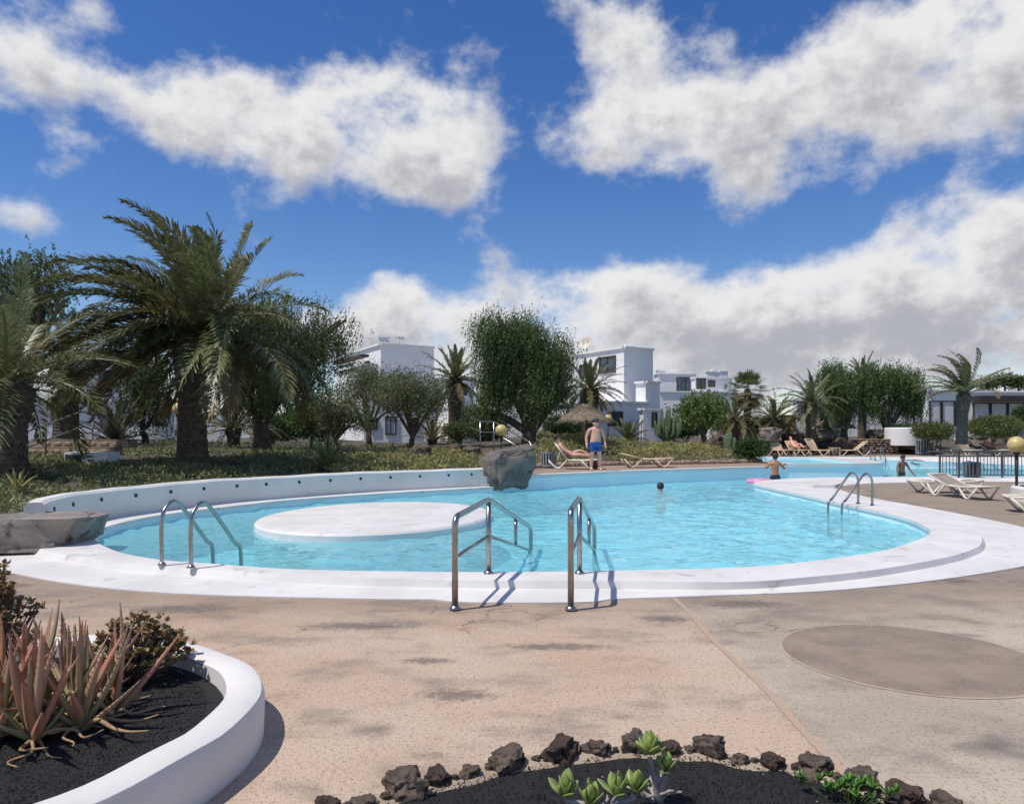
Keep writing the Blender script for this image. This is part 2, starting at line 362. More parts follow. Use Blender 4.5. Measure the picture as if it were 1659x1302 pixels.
# spit between the pool and the channel behind it: band from the pool edge to the brown deck
DECKB = [(9.75, 22.3), (10.6, 23.4), (11.8, 24.2), (13.5, 24.8), (16, 25.05), (20, 25.1), (30, 25.1)]
Dc = [p.to_2d() for p in catmull([(*p, 0) for p in DECKB], 4)]
b = MB().loft([row(shift(Pc, .025), RZ - .06, 60), row(shift(Pc, .025), RZ, 60), [v.lerp(w, .8) for v, w in zip(row(Pc, RZ + .01, 60), row(Dc, RZ, 60))], row(Dc, .012, 60), row(Dc, -.03, 60)])
b.build('spit_band', APRON, ap, auto=30)
b = MB(); b.prism([(7.62, 22.8), (8.3, 22.4), (8.9, 21.9), (9.55, 21.9), (10.2, 22.9), (9.9, 23.9), (8.9, 24.3), (8.0, 23.55)], -.05, RZ - .004)
b.build('spit_tip', APRON, ap)
# ledge under the left wall
b = MB().loft([row(shift(Lc, -.025), RZ - .06, 70), row(shift(Lc, -.025), RZ, 70), row([q for q in Wc] + [Vector((-.1, 21.5))], RZ + .01, 70)])
tag(b.build('pool_ledge', APRON, auto=40), kind='structure')
# round bathing platform standing in the water
pc = (-2.5, 14.0); b = MB()
b.lathe([(2.05, FLOOR), (2.05, .05), (2.02, .085), (1.95, .1), (0.02, .11)], (pc[0], pc[1], 0), n=72, fn=lambda a, z, i, j: 1 + .05 * math.sin(2 * a + .6))
b.v = [(x, pc[1] + (y - pc[1]) * 1.35, z) for x, y, z in b.v]
tag(b.build('bathing_platform', APRON, base=(pc[0], pc[1], FLOOR), auto=30), 'round white platform rising from the water in the main pool', 'platform')
# ---- deck
def deck_mat():
    m = bpy.data.materials.new('exposed_aggregate'); m.use_nodes = True; t = m.node_tree; N = NT(t); p = t.nodes['Principled BSDF']
    tc = N.n('ShaderNodeTexCoord').outputs['Object']; sx = N.n('ShaderNodeSeparateXYZ', {0: tc})
    big = N.n('ShaderNodeTexNoise', {'Vector': tc, 'Scale': .55, 'Detail': 5.0, 'Roughness': .6})
    mid = N.n('ShaderNodeTexNoise', {'Vector': N.n('ShaderNodeMapping', {'Vector': tc, 'Scale': (.9, 1.3, 1)}).outputs[0], 'Scale': 1.5, 'Detail': 7.0, 'Roughness': .66})
    fine = N.n('ShaderNodeTexNoise', {'Vector': tc, 'Scale': 42.0, 'Detail': 5.0, 'Roughness': .75})
    vor = N.n('ShaderNodeTexVoronoi', {'Vector': tc, 'Scale': 90.0})
    left = N.mix(N.ss(big.outputs[0], .38, .66), (.54, .415, .315), (.49, .345, .24))
    right = N.mix(N.ss(big.outputs[0], .36, .62), (.51, .43, .335), (.39, .325, .255))
    c = N.mix(N.ss(sx.outputs[0], 1.50, 1.66), left, right)
    dist_ = N.ss(N.m('MULTIPLY_ADD', mid.outputs[0], 3.0, sx.outputs[1]), 6.9, 9.2)
    c = N.mix(N.m('MULTIPLY', dist_, .7), c, (.25, .19, .145))                 # weathered grey-brown round the pool
    c = N.mix(N.m('MULTIPLY', N.ss(mid.outputs[0], .47, .70), .62), c, (.20, .165, .14))
    st = N.n('ShaderNodeTexNoise', {'Vector': N.n('ShaderNodeMapping', {'Vector': tc, 'Scale': (.8, 1.2, 1), 'Location': (3.1, 1.7, 0)}).outputs[0], 'Scale': 1.1, 'Detail': 3.0})
    c = N.mix(N.m('MULTIPLY', N.ss(st.outputs[0], .60, .72), .75), c, (.10, .09, .085))
    spots = None
    for (x_, y_, a_, b_) in ((-.34, 4.56, .30, .13), (-3.1, 6.8, .55, .22), (1.35, 6.45, .28, .16), (-1.3, 6.2, .5, .16), (.35, 5.6, .5, .12), (-.6, 5.25, .22, .1), (2.2, 7.0, .6, .2)):
        u_ = N.m('MULTIPLY_ADD', sx.outputs[0], 1 / a_, -x_ / a_); v_ = N.m('MULTIPLY_ADD', sx.outputs[1], 1 / b_, -y_ / b_); g_ = N.m('POWER', .4, N.m('MULTIPLY_ADD', u_, u_, N.m('MULTIPLY', v_, v_)))
        spots = g_ if spots is None else N.m('ADD', spots, g_)
    grime = N.n('ShaderNodeTexNoise', {'Vector': tc, 'Scale': 14.0, 'Detail': 5.0, 'Roughness': .7})
    c = N.mix(N.m('MULTIPLY', N.ss(N.m('MULTIPLY_ADD', N.m('SUBTRACT', grime.outputs[0], .5), 1.6, spots), .3, 1.0), .72), c, (.10, .088, .08))
    c = N.mix(N.m('MULTIPLY', N.ss(fine.outputs[0], .5, .66), .7), c, (.15, .12, .10))
    c = N.mix(N.m('MULTIPLY', N.ss(vor.outputs['Distance'], .3, .1), .5), c, (.66, .58, .48))
    cr = N.n('ShaderNodeTexVoronoi', {'Vector': N.n('ShaderNodeMix', data_type='VECTOR').outputs[1], 'Scale': .42}, feature='DISTANCE_TO_EDGE')
    wob = N.n('ShaderNodeTexNoise', {'Vector': tc, 'Scale': 2.2, 'Detail': 6.0})
    vm = N.n('ShaderNodeVectorMath', {0: tc, 1: wob.outputs['Color']}, operation='ADD'); N.put(cr.inputs['Vector'], vm.outputs[0])
    crack = N.m('MULTIPLY', N.ss(cr.outputs['Distance'], .006, .001), N.ss(big.outputs[0], .45, .55))
    c = N.mix(N.m('MULTIPLY', crack, .6), c, (.12, .085, .06))
    N.put(p.inputs['Base Color'], c); p.inputs['Roughness'].default_value = .82; p.inputs['Specular IOR Level'].default_value = .25
    h = N.m('SUBTRACT', N.m('ADD', N.m('MULTIPLY', fine.outputs[0], .5), vor.outputs['Distance']), N.m('MULTIPLY', crack, .8))
    bp = N.n('ShaderNodeBump', {'Height': h, 'Strength': .7, 'Distance': .006}); N.put(p.inputs['Normal'], bp.outputs[0]); return m
DECK = deck_mat()
near = [Vector((-40, -6)), Vector((45, -6)), Vector((45, 25.1))] + list(reversed(Dc[:-1])) + list(reversed(Oc)) + [Vector((-8.3, 9.85)), Vector((-40, 9.85))]
near3 = [Vector((p.x, p.y, 0)) for p in near]
b = MB(); b.v += [tuple(v) for v in near3]
b.f += [t if (near[t[1]] - near[t[0]]).cross(near[t[2]] - near[t[0]]) > 0 else t[::-1] for t in tessellate_polygon([near3])]
deck = tag(b.build('deck', DECK), kind='structure')
# mortar joint and inlaid dark discs with pale borders
b = MB(); ys = np.linspace(3.25, 7.32, 40)
for k in range(39): b.add([(1.58 + .012 * math.sin(ys[k] * 3) - .018, ys[k], .004), (1.58 + .012 * math.sin(ys[k] * 3) + .018, ys[k], .004), (1.58 + .012 * math.sin(ys[k + 1] * 3) + .028, ys[k + 1], .004), (1.58 + .012 * math.sin(ys[k + 1] * 3) - .028, ys[k + 1], .004)], [(0, 1, 2, 3)])
b.build('joint', mat('orange_mortar', (.46, .31, .215), (.40, .31, .24), rough=.85, scale=4, bump=.5, bscale=60, dist=.004), deck)
DISC = mat('dark_aggregate', (.21, .16, .12), (.28, .22, .165), rough=.85, scale=2.5, bump=.6, bscale=110, dist=.005, c3=(.34, .29, .24), s3=95, lo3=.56, hi3=.68)
RIMM = mat('pale_mortar', (.42, .33, .25), (.33, .26, .20), rough=.85, scale=6, bump=.3, bscale=60, dist=.003)
for (x, y, r) in ((2.87, 5.36, .86), (5.8, 6.75, .86), (4.9, 4.2, .0)):
    if r == 0: continue
    disc_ring = MB(); m_ = 64
    pa = [(x + (r + .022) * math.cos(2 * math.pi * k / m_), y + (r + .022) * math.sin(2 * math.pi * k / m_), .003) for k in range(m_)]
    pb = [(x + r * math.cos(2 * math.pi * k / m_), y + r * math.sin(2 * math.pi * k / m_), .006) for k in range(m_)]
    disc_ring.loft([pa, pb], closed=True); disc_ring.build('disc_border', RIMM, deck)
    d_ = MB(); d_.v += pb; d_.f.append(tuple(range(m_))); d_.build('inlaid_disc', DISC, deck)
# far deck (behind the pool), its white coping
FB = [(-.4, 23.2), (.5, 25.2), (2.0, 26.9), (4.0, 28.0), (6.5, 29.0), (8.6, 29.8), (9.6, 30.6), (10.3, 30.8)]
FBc = [p.to_2d() for p in catmull([(*p, 0) for p in FB], 4)]
PAVE = mat('terracotta_paving', (.34, .235, .17), (.28, .20, .15), rough=.85, scale=2.2, bump=.4, bscale=60, dist=.004, c3=(.2, .16, .13), s3=6, lo3=.55, hi3=.75)
Fin = shift(Fc, .28)
b = MB().loft([row(Fin, FZ - .006, 40), row(FBc, FZ + .02, 40)])
tag(b.build('far_deck', PAVE), kind='structure')
b = MB().loft([row(Fc, FZ - .10, 40), row(shift(Fc, -.03), FZ - .09, 40), row(shift(Fc, -.03), FZ + .005, 40), row(Fin, FZ + .005, 40), row(Fin, FZ - .1, 40)])
b.build('coping', WHITE, pool)
# upper terrace with the raised pool on it (island) and the sloping far side of the right-hand pool
TER = [Vector((10.3, 27.8))] + Ic[1:] + [Vector((15.6, 37.4)), Vector((45, 37.4)), Vector((45, 43)), Vector((8.6, 43)), Vector((8.9, 33)), Vector((10.3, 30.8))]
hole = [Vector((11.0, 28.9)), Vector((13.6, 29.4)), Vector((14.3, 31)), Vector((14.6, 36.2)), Vector((11.6, 36.6)), Vector((11.0, 33))]
b = MB(); allp = TER + hole; b.v += [(p.x, p.y, IZ) for p in allp]
b.f += [t if (allp[t[1]] - allp[t[0]]).cross(allp[t[2]] - allp[t[0]]) > 0 else t[::-1] for t in tessellate_polygon([[p.to_3d() for p in TER], [p.to_3d() for p in hole]])]
TERM = mat('pale_terrace', (.60, .57, .54), (.50, .46, .42), rough=.7, scale=1.5, bump=.2, bscale=30, dist=.004)
ter = tag(b.build('terrace', TERM), kind='structure')
b = MB(); m_ = len(hole); b.v += [(p.x, p.y, IZ - .002) for p in hole] + [(p.x, p.y, IZ - .5) for p in hole]
b.f += [(i, (i + 1) % m_, m_ + (i + 1) % m_, m_ + i) for i in range(m_)] + [tuple(m_ + i for i in range(m_))]
b.build('upper_pool_basin', POOLIN, ter)
b = MB(); b.v += [(p.x, p.y, IZ - .1) for p in hole]; b.f.append(tuple(range(m_))); tag(b.build('upper_pool_water', WATER), kind='structure')
Iin = shift(Ic, .22)
b = MB().loft([row(Ic, IZ - .1, 30), row(shift(Ic, -.03), IZ - .09, 30), row(shift(Ic, -.03), IZ + .03, 30), row(Iin, IZ + .03, 30), row(Iin, IZ - .02, 30)])
b.build('island_coping', WHITE, pool)
b = MB(); b.loft([[Vector((15.5, 36.3, WZ - .1)), Vector((45, 36.3, WZ - .1))], [Vector((15.5, 36.5, .1)), Vector((45, 36.5, .1))], [Vector((15.5, 37.45, IZ + .01)), Vector((45, 37.45, IZ + .01))], [Vector((15.5, 37.9, IZ + .012)), Vector((45, 37.9, IZ + .012))]])
b.build('sloping_side', APRON, ter)
# dark paved strip of the terrace under the sun beds
b = MB(); b.add([(8.8, 38.0, IZ + .006), (45, 38.0, IZ + .006), (45, 41.5, IZ + .006), (8.8, 41.5, IZ + .006)], [(0, 1, 2, 3)]); b.build('paving', mat('brown_paving', (.27, .22, .19), (.22, .18, .15), rough=.85, scale=2), ter)
# ---- garden ground: everything outside the paved area, to the horizon
HARD = [Vector((-300, -6)), Vector((45, -6)), Vector((45, 41.4)), Vector((8.7, 41.4)), Vector((8.9, 33)), Vector((10.25, 30.85))] + list(reversed(FBc[:-1])) + [Vector((-.75, 22.0)), Vector((-.8, 21.42))] + list(reversed(shift(Wc, .17)))[1:] + [Vector((-6.72, 10.42)), Vector((-7.55, 9.78)), Vector((-8.3, 9.86)), Vector((-300, 9.86))]
def garden(x, y):
    d = polydist(HARD, x, y) if -40 < x < 60 and y < 90 else 40
    k = min(1, max(0, (x + 6) / 7)); tau = 15 * (1 - k) + 4.6 * k; amp = 1.05
    edge = .50 if x < 12 else .46
    if x < -7.5 and y < 16: edge = .12 + .38 * min(1, max(0, (y - 9.8) / 3.5))
    z = edge + amp * (1 - math.exp(-d / tau))
    z += .09 * min(1, d / 1.5) * mnoise.noise(Vector((x * .35, y * .35, 3)))
    return z
pts = []; rnd = random.Random(3)
hb = []
for i, p in enumerate(HARD):
    q = HARD[(i + 1) % len(HARD)]; L = (q - p).length; m_ = max(1, int(L / .8)) if max(abs(p.x), abs(q.x)) < 60 else 1
    hb += [p.lerp(q, k / m_) for k in range(m_)]
pts += hb; ne = len(hb)
bbox = [Vector((-1500, -300)), Vector((1500, -300)), Vector((1500, 2500)), Vector((-1500, 2500))]
for (x0, x1, y0, y1, st) in ((-24, 36, 9.5, 54, .7), (-60, 70, 9.5, 110, 4), (-300, 300, -100, 500, 45), (-1400, 1400, -250, 2400, 260)):
    x = x0
    while x <= x1:
        y = y0
        while y <= y1:
            far_ok = st <= .7 or not (-24.3 < x < 36.3 and 9.2 < y < 54.3)
            if far_ok and not inside(HARD, x, y) and polydist(HARD, x, y) > st * .5: pts.append(Vector((x + rnd.uniform(-.2, .2) * st, y + rnd.uniform(-.2, .2) * st)))
            y += st
        x += st
pts += bbox
vo, ed, fa, *_ = delaunay_2d_cdt([Vector(p) for p in pts], [(i, (i + 1) % ne) for i in range(ne)], [], 0, 1e-5)
b = MB(); b.v = [(p.x, p.y, garden(p.x, p.y)) for p in vo]
for f in fa:
    c = sum((Vector(vo[i]) for i in f), Vector((0, 0))) / len(f)
    if not inside(HARD, c.x, c.y): b.f.append(tuple(f))
SOIL = mat('dark_garden_soil', (.060, .052, .045), (.11, .09, .065), rough=.95, scale=.6, bump=.8, bscale=25, dist=.03, c3=(.10, .11, .045), s3=1.7, lo3=.52, hi3=.66)
tag(b.build('ground', SOIL, smooth=True), kind='structure')
# ---- white curved garden wall with round nozzles along the pool
b = MB(); Wn = 90; wi = row(Wc, 0, Wn); wo = row(shift(Wc, .26), 0, Wn)
def wz(i): return .645 + .006 * math.sin(i * .23) + .004 * math.sin(i * .71)
b.loft([[Vector((p.x, p.y, RZ - .03)) for p in wi], [Vector((p.x, p.y, wz(i) - .04)) for i, p in enumerate(wi)], [Vector((p.x, p.y, wz(i))).lerp(Vector((q.x, q.y, wz(i))), .2) for i, (p, q) in enumerate(zip(wi, wo))],
        [Vector((p.x, p.y, wz(i))).lerp(Vector((q.x, q.y, wz(i))), .8) for i, (p, q) in enumerate(zip(wi, wo))], [Vector((q.x, q.y, wz(i) - .05)) for i, q in enumerate(wo)], [Vector((q.x, q.y, 0)) for q in wo]])
k = Wn; b.f.append((0, k, 2 * k, 3 * k, 4 * k, 5 * k)); b.f.append(tuple(reversed((k - 1, 2 * k - 1, 3 * k - 1, 4 * k - 1, 5 * k - 1, 6 * k - 1))))
w0 = Vector((wi[0].x, wi[0].y, 0))
wall = thing('garden_wall', w0, 'long curved white wall with a row of dark holes along the back of the pool', 'wall')
b.build('wall_body', WHITE, wall, base=w0, auto=35)
NOZ = mat('dark_nozzle', (.03, .045, .055), rough=.4)
nz = MB().lathe([(.036, -.02), (.036, .012), (.025, .012), (.023, 0)], n=14).mesh('nozzle', True); nz.materials.append(NOZ)
for i in range(15):
    fi = 5 + i * 5.85; j = int(fi); p, q = wi[j], wi[j + 1]; t = (q - p).normalized(); nr = Vector((t.y, -t.x, 0))
    o = bpy.data.objects.new('nozzle', nz); link(o, wall); o.location = Vector((p.x, p.y, .48)) - w0 + nr * .002; o.rotation_euler = nr.to_track_quat('Z', 'Y').to_euler()
# ------------------------------------------------------------------ plants
def gpos(px, Y, dz=0.0):
    x = (px - CX) / F * Y; return Vector((x, Y, garden(x, Y) + dz))
def unit(a): return a / np.maximum(np.linalg.norm(a, axis=-1, keepdims=True), 1e-9)
FR_G = foliage('palm_green', (.125, .155, .06), (.18, .20, .09), (.26, .24, .13), scale=.9, trans=.25, rough=.4)
FR_D = foliage('palm_dry', (.24, .175, .09), (.16, .12, .062), (.30, .24, .14), scale=1.5, trans=.2)
FR_Y = foliage('palm_olive', (.18, .18, .08), (.25, .225, .115), (.11, .125, .05), scale=1.0, trans=.25, rough=.4)
TRUNK = mat('palm_trunk', (.085, .066, .05), (.15, .115, .085), rough=.95, scale=6, bump=.8, bscale=30, dist=.03, c3=(.035, .028, .022), s3=14, lo3=.5, hi3=.66)
BARK = mat('tree_bark', (.075, .058, .045), (.13, .105, .085), rough=.95, scale=4, bump=.8, bscale=18, dist=.03)
def frond_quads(L, az, el, wind, seed, pairs=46, lw=.04, ll=.5, droop=1.0, steps=16):
    """one pinnate frond: an arching rachis with two rows of narrow leaflets, as separate quads"""
    rg = np.random.default_rng(seed)
    d = np.array([math.cos(az) * math.cos(el), math.sin(az) * math.cos(el), math.sin(el)]); p = np.zeros(3); pts = [p]; ds = [d]
    for k in range(steps):
        s = (k + 1) / steps
        d = d + np.array([wind[0], wind[1], 0]) * (.03 + .10 * s) + np.array([0, 0, -1]) * droop * (.022 + .085 * s) * (1.15 - .3 * math.sin(el))
        d = d / np.linalg.norm(d); p = p + d * L / steps; pts.append(p); ds.append(d)
    pts = np.array(pts); ds = np.array(ds); Q = []
    hz = np.array([-math.sin(az), math.cos(az), 0.0])
    for k in range(steps):                                   # rachis, a three-sided bar
        w0 = .035 * (1 - k / steps) + .008; w1 = .035 * (1 - (k + 1) / steps) + .008; up = np.array([0, 0, 1.0])
        a, b_ = pts[k], pts[k + 1]
        Q += [[a - hz * w0, b_ - hz * w1, b_ + up * w1, a + up * w0], [a + up * w0, b_ + up * w1, b_ + hz * w1, a + hz * w0], [a + hz * w0, b_ + hz * w1, b_ - hz * w1, a - hz * w0]]
    Q = np.array(Q)
    s = np.linspace(.13, .995, pairs); f = s * steps; i0 = np.clip(f.astype(int), 0, steps - 1); fr = (f - i0)[:, None]
    P0 = pts[i0] * (1 - fr) + pts[i0 + 1] * fr; T = unit(ds[i0] * (1 - fr) + ds[i0 + 1] * fr)
    S = unit(np.cross(T, np.array([0, 0, 1.0])) + 1e-4); U = np.cross(S, T)
    out = [Q]
    for sg in (-1, 1):
        n = pairs; ln = ll * (np.sin(np.clip(s * 1.02, 0, 1) * math.pi) ** .55 * .9 + .12) * rg.uniform(.8, 1.15, n)
        D = unit(S * sg * .75 + T * (.62 + .5 * s[:, None]) + U * rg.uniform(.05, .6, n)[:, None] + np.array([wind[0], wind[1], 0]) * .55 + rg.normal(0, .10, (n, 3)))
        mid = P0 + D * (ln * .5)[:, None]; tip = P0 + D * ln[:, None] + np.array([0, 0, -1]) * (ln * .22)[:, None] * rg.uniform(.3, 1.5, n)[:, None]
        Wd = unit(np.cross(D, U)) * lw * .5
        out.append(np.stack([P0, mid + Wd, tip, mid - Wd], 1))
    return np.concatenate(out)
def palm_trunk(h, r, seed, bulge=1.25, ncol=13):
    rg = random.Random(seed); b = MB(); rows = max(14, int(h / .055)); prof = []
    for i in range(rows + 1):
        t = i / rows; rr = r * (1.18 - .22 * min(1, t * 4)) if t < .25 else r * .96
        if t > .58: rr = r * (.96 + (bulge - .96) * min(1, (t - .58) / .22)) * (1 if t < .93 else 1 - (t - .93) * 4.5)
        prof.append((rr, t * h))
    def fn(a, z, i, j):
        t = z / h; u = a * ncol / (2 * math.pi) + (i // 2) * .5; saw = (i % 2) * .085 * (1.6 if t > .58 else .8)
        return 1 + saw * (1 - abs((u % 1) - .5) * 1.6) + rg.uniform(-.025, .025)
    return b.lathe(prof, n=ncol * 3, fn=fn)
def palm(base, h, r, L, n, seed, label, wind=(-.35, .05), el=(88, -28), dry=.12, name='date_palm', lw=.04, pairs=46, green=None, group='palm trees', lean=(0, 0), droop=1.0, ll=None, cat='palm tree'):
    t = thing(name, base, label, cat, group); rg = random.Random(seed)
    if h > .1:
        tb = palm_trunk(h, r, seed); tb.v = [(x + lean[0] * (z / h) ** 1.6, y + lean[1] * (z / h) ** 1.6, z - .12) for x, y, z in tb.v]
        tb.build('trunk', TRUNK, t)
    for k in range(n):
        q = (k + .5) / n; e = R(el[0] + (el[1] - el[0]) * q ** .85 + rg.uniform(-8, 8)); a = k * 2.39996 + rg.uniform(-.25, .25)
        ln = L * rg.uniform(.84, 1.08) * (1 if q > .15 else .85)
        quads = frond_quads(ln, a, e, wind, seed * 1000 + k, pairs=pairs, lw=lw, ll=ll or L * .125, droop=droop * rg.uniform(.8, 1.25))
        m = FR_D if (q > 1 - dry and rg.random() < .75) else (green or (FR_G if rg.random() < .72 else FR_Y))
        o = np_mesh('frond', quads, 4, m, t); o.location = (lean[0] + .12 * r * math.cos(a), lean[1] + .12 * r * math.sin(a), max(h - .2, .05))
    return t
palm(gpos(312, 20), 3.55, .37, 4.1, 118, 1, 'tall thick-trunked date palm with windswept fronds, largest palm of the garden', wind=(-.72, .1), pairs=84, lw=.06, ll=.6, el=(80, -10), dry=.12, droop=1.15)
palm(gpos(8, 15.6), 2.1, .42, 2.9, 34, 2, 'date palm cut by the left edge of the picture', wind=(-.2, .1), pairs=54, lw=.042, ll=.46, el=(85, -12))
palm(gpos(107, 27), 3.1, .42, 2.7, 36, 3, 'date palm with a thick dark trunk in front of the long white wall', wind=(-.35, .1), el=(85, -30), dry=.25)
palm(gpos(185, 29), .35, .25, 2.1, 34, 4, 'low trunkless palm against the white wall by the steps', el=(85, 12), dry=.0, green=FR_Y, wind=(-.12, 0), pairs=36)
palm(gpos(378, 30), .9, .25, 2.5, 34, 5, 'low palm with pale fronds just right of the largest palm trunk', el=(85, 0), dry=.1, green=FR_Y, wind=(-.15, 0), pairs=36)
palm(gpos(737, 38), 3.4, .34, 2.25, 50, 6, 'palm with stiff dark fronds left of the big drooping pepper tree', wind=(-.1, 0), el=(86, -35), pairs=36, lw=.055, droop=.7)
palm(gpos(955, 42), 3.2, .42, 2.35, 50, 7, 'palm standing before the tall white house behind the thatched parasol', wind=(.06, 0), el=(86, -25), pairs=36, lw=.055, droop=.75)
palm(gpos(1018, 38), .4, .2, 1.5, 26, 8, 'small bushy palm at the foot of the tall white house', el=(86, 12), dry=0, wind=(0, 0), pairs=28, lw=.05, droop=.6)
palm(gpos(700, 36), .4, .2, 1.5, 22, 9, 'short spiky palm under the grey-green trees', el=(86, 10), dry=0, wind=(0, 0), pairs=28, lw=.05, green=FR_Y, droop=.6)
palm(gpos(1190, 42), 2.0, .25, 2.3, 40, 10, 'drooping windswept palm, leftmost of the palm cluster before the far houses', wind=(-.4, 0), el=(80, -35), dry=.25, pairs=34, lw=.05, green=FR_Y)
palm(gpos(1253, 42), 2.1, .25, 2.1, 40, 11, 'windswept palm between the fan palm and the tallest palm of the cluster', wind=(-.35, 0), el=(85, -35), dry=.25, pairs=34, lw=.05)
palm(gpos(1314, 41), 3.0, .28, 2.3, 42, 12, 'tallest palm of the cluster, fronds swept upward, left of the pepper trees', wind=(-.3, 0), el=(89, -30), pairs=34, lw=.05)
palm(gpos(1397, 46), 4.1, .24, 1.8, 36, 13, 'palm rising between the two drooping pepper trees', wind=(-.15, 0), el=(89, -10), pairs=30, lw=.055)
palm(gpos(1558, 34), 2.4, .23, 2.4, 34, 14, 'lone wind-bent palm with a thick trunk before the low white building', wind=(-.9, 0), el=(89, 15), dry=.15, pairs=44, lw=.045, green=FR_Y, lean=(.1, 0))
# fan palm
def fan_palm(base, h, label, seed):
    t = thing('fan_palm', base, label, 'palm tree', 'palm trees'); rg = np.random.default_rng(seed)
    palm_trunk(h, .2, seed, bulge=1.05, ncol=9).build('trunk', TRUNK, t)
    for k in range(46):
        q = (k + .5) / 46; e = R(82 - 150 * q + rg.uniform(-8, 8)); a = k * 2.39996
        d = np.array([math.cos(a) * math.cos(e), math.sin(a) * math.cos(e), math.sin(e)]); S = np.array([-math.sin(a), math.cos(a), 0]); U = np.cross(d, S)
        pl, fl = .75, .75; Q = []; hub = d * pl
        Q.append([d * 0 - S * .015, hub - S * .015, hub + S * .015, d * 0 + S * .015])
        for j in range(17):
            th = R(-105 + 210 * j / 16); dd = d * math.cos(th) + S * math.sin(th); ln = fl * (1 - .25 * abs(th) / 1.9) * rg.uniform(.85, 1.1)
            wv = np.cross(dd, U) * .035; tip = hub + dd * ln + np.array([0, 0, -.18 * ln])
            Q.append([hub, hub + dd * ln * .55 + wv, tip, hub + dd * ln * .55 - wv])
        o = np_mesh('leaf_fan', np.array(Q), 4, FR_G if q < .5 else (FR_Y if q < .62 else FR_D), t); o.location = (0, 0, h - .1)
    return t
fan_palm(gpos(1211, 44), 3.4, 'fan palm with a skirt of dry leaves, back of the palm cluster', 31)
# broad-leaved trees and shrubs
def crown_quads(lobes, n_clump, per, leaf, wid, droop, seed, spread=.28, shell=.5):
    rg = np.random.default_rng(seed); lobes = np.array(lobes, float); vol = lobes[:, 3] * lobes[:, 5] * lobes[:, 4]; vol = vol / vol.sum()
    ix = rg.choice(len(lobes), n_clump, p=vol); lb = lobes[ix]
    d = unit(rg.normal(0, 1, (n_clump, 3))); rad = rg.uniform(shell, 1.0, n_clump) ** .6 * rg.uniform(.86, 1.1, n_clump)
    C = lb[:, :3] + d * rad[:, None] * lb[:, 3:]
    C = np.repeat(C, per, 0); n = len(C); out_d = np.repeat(d, per, 0)
    if droop > 0:                                            # strands that hang: leaves follow a short line downwards
        st = np.repeat(rg.normal(0, 1, (n_clump * max(1, per // 9), 3)) * spread, 9, 0)[:n] if per % 9 == 0 else rg.normal(0, spread, (n, 3))
        s = np.tile(np.linspace(0, 1, 9), n // 9 + 1)[:n]
        ln = np.repeat(rg.uniform(.35, 1.0, n // 9 + 1), 9)[:n] * droop
        p = C + st + np.stack([-.12 * s * ln, 0 * s, -s * ln], 1) + rg.normal(0, .03, (n, 3))
        D = unit(np.stack([rg.normal(-.25, .5, n), rg.normal(0, .55, n), -.9 + rg.normal(0, .3, n)], 1))
    else:
        p = C + rg.normal(0, spread, (n, 3)); D = unit(out_d * .6 + rg.normal(0, .7, (n, 3)) + np.array([0, 0, .25]))
    ln = leaf * rg.uniform(.6, 1.3, n)[:, None]; W = unit(np.cross(D, rg.normal(0, 1, (n, 3)))) * wid * rg.uniform(.7, 1.2, n)[:, None]
    return np.stack([p, p + D * ln * .5 + W, p + D * ln, p + D * ln * .5 - W], 1)
def tree(name, px, Y, lobes_px, label, leafm, n_clump, per, leaf, wid, droop, seed, group, cat='tree', trunk_r=.2, spread=.28, shell=.5, forks=None, bark=None):
    base = gpos(px, Y); t = thing(name, base, label, cat, group); k = Y / F; lobes = []
    for (lx, ly, rx, rz) in lobes_px:
        c = P(lx, ly, Y) - base; rl = random.Random(lx + ly); y_ = rl.uniform(-.3, .3) * rx * k; lobes.append((c.x, y_, c.z, rx * k * .64, rx * k * .64, rz * k * .64))
        for q_ in range(4):                                  # smaller lobes break the outline
            a_ = rl.uniform(0, 6.28); s_q = rl.uniform(.3, .52); lobes.append((c.x + math.cos(a_) * rx * k * .8, y_ + rl.uniform(-.5, .5) * rx * k, c.z + math.sin(a_) * rz * k * .8, rx * k * s_q, rx * k * s_q, rz * k * s_q))
    rg = random.Random(seed); zmin = min(l[2] - l[5] * .3 for l in lobes); fork = Vector((rg.uniform(-.15, .15), 0, max(.3, zmin * .45)))
    b = MB().tube([(0, 0, -.15), (rg.uniform(-.05, .05), 0, fork.z * .5), tuple(fork)], [trunk_r * 1.35, trunk_r * 1.0, trunk_r * .9], n=9); b.build('trunk', bark or BARK, t, smooth=True)
    for l in lobes[::3]:
        for q in range(2):
            c = Vector(l[:3]) + Vector((rg.uniform(-.4, .4) * l[3], rg.uniform(-.4, .4) * l[4], rg.uniform(-.2, .4) * l[5])); m = fork.lerp(c, .5) + Vector((rg.uniform(-.2, .2), rg.uniform(-.2, .2), .12 * (c - fork).length))
            pts = catmull([fork - Vector((0, 0, .1)), m, c], 4); nb = len(pts)
            MB().tube(pts, [trunk_r * (.62 - .5 * i / nb) for i in range(nb)], n=6).build('limb', bark or BARK, t, smooth=True)
    np_mesh('crown', crown_quads(lobes, n_clump, per, leaf, wid, droop, seed, spread, shell), 4, leafm, t)
    return t
PEP = foliage('pepper_tree_leaf', (.065, .115, .032), (.115, .17, .055), (.17, .21, .085), scale=1.1, trans=.3)
PEP2 = foliage('dark_tree_leaf', (.07, .10, .038), (.125, .155, .06), (.18, .195, .095), scale=1.0, trans=.25)
TAM = foliage('tamarisk_leaf', (.11, .14, .055), (.17, .19, .085), (.25, .245, .14), scale=1.3, trans=.25)
LIME = foliage('lime_leaf', (.10, .16, .03), (.15, .2, .05), (.06, .1, .025), scale=1.4, trans=.3)
gT = 'trees of the garden'
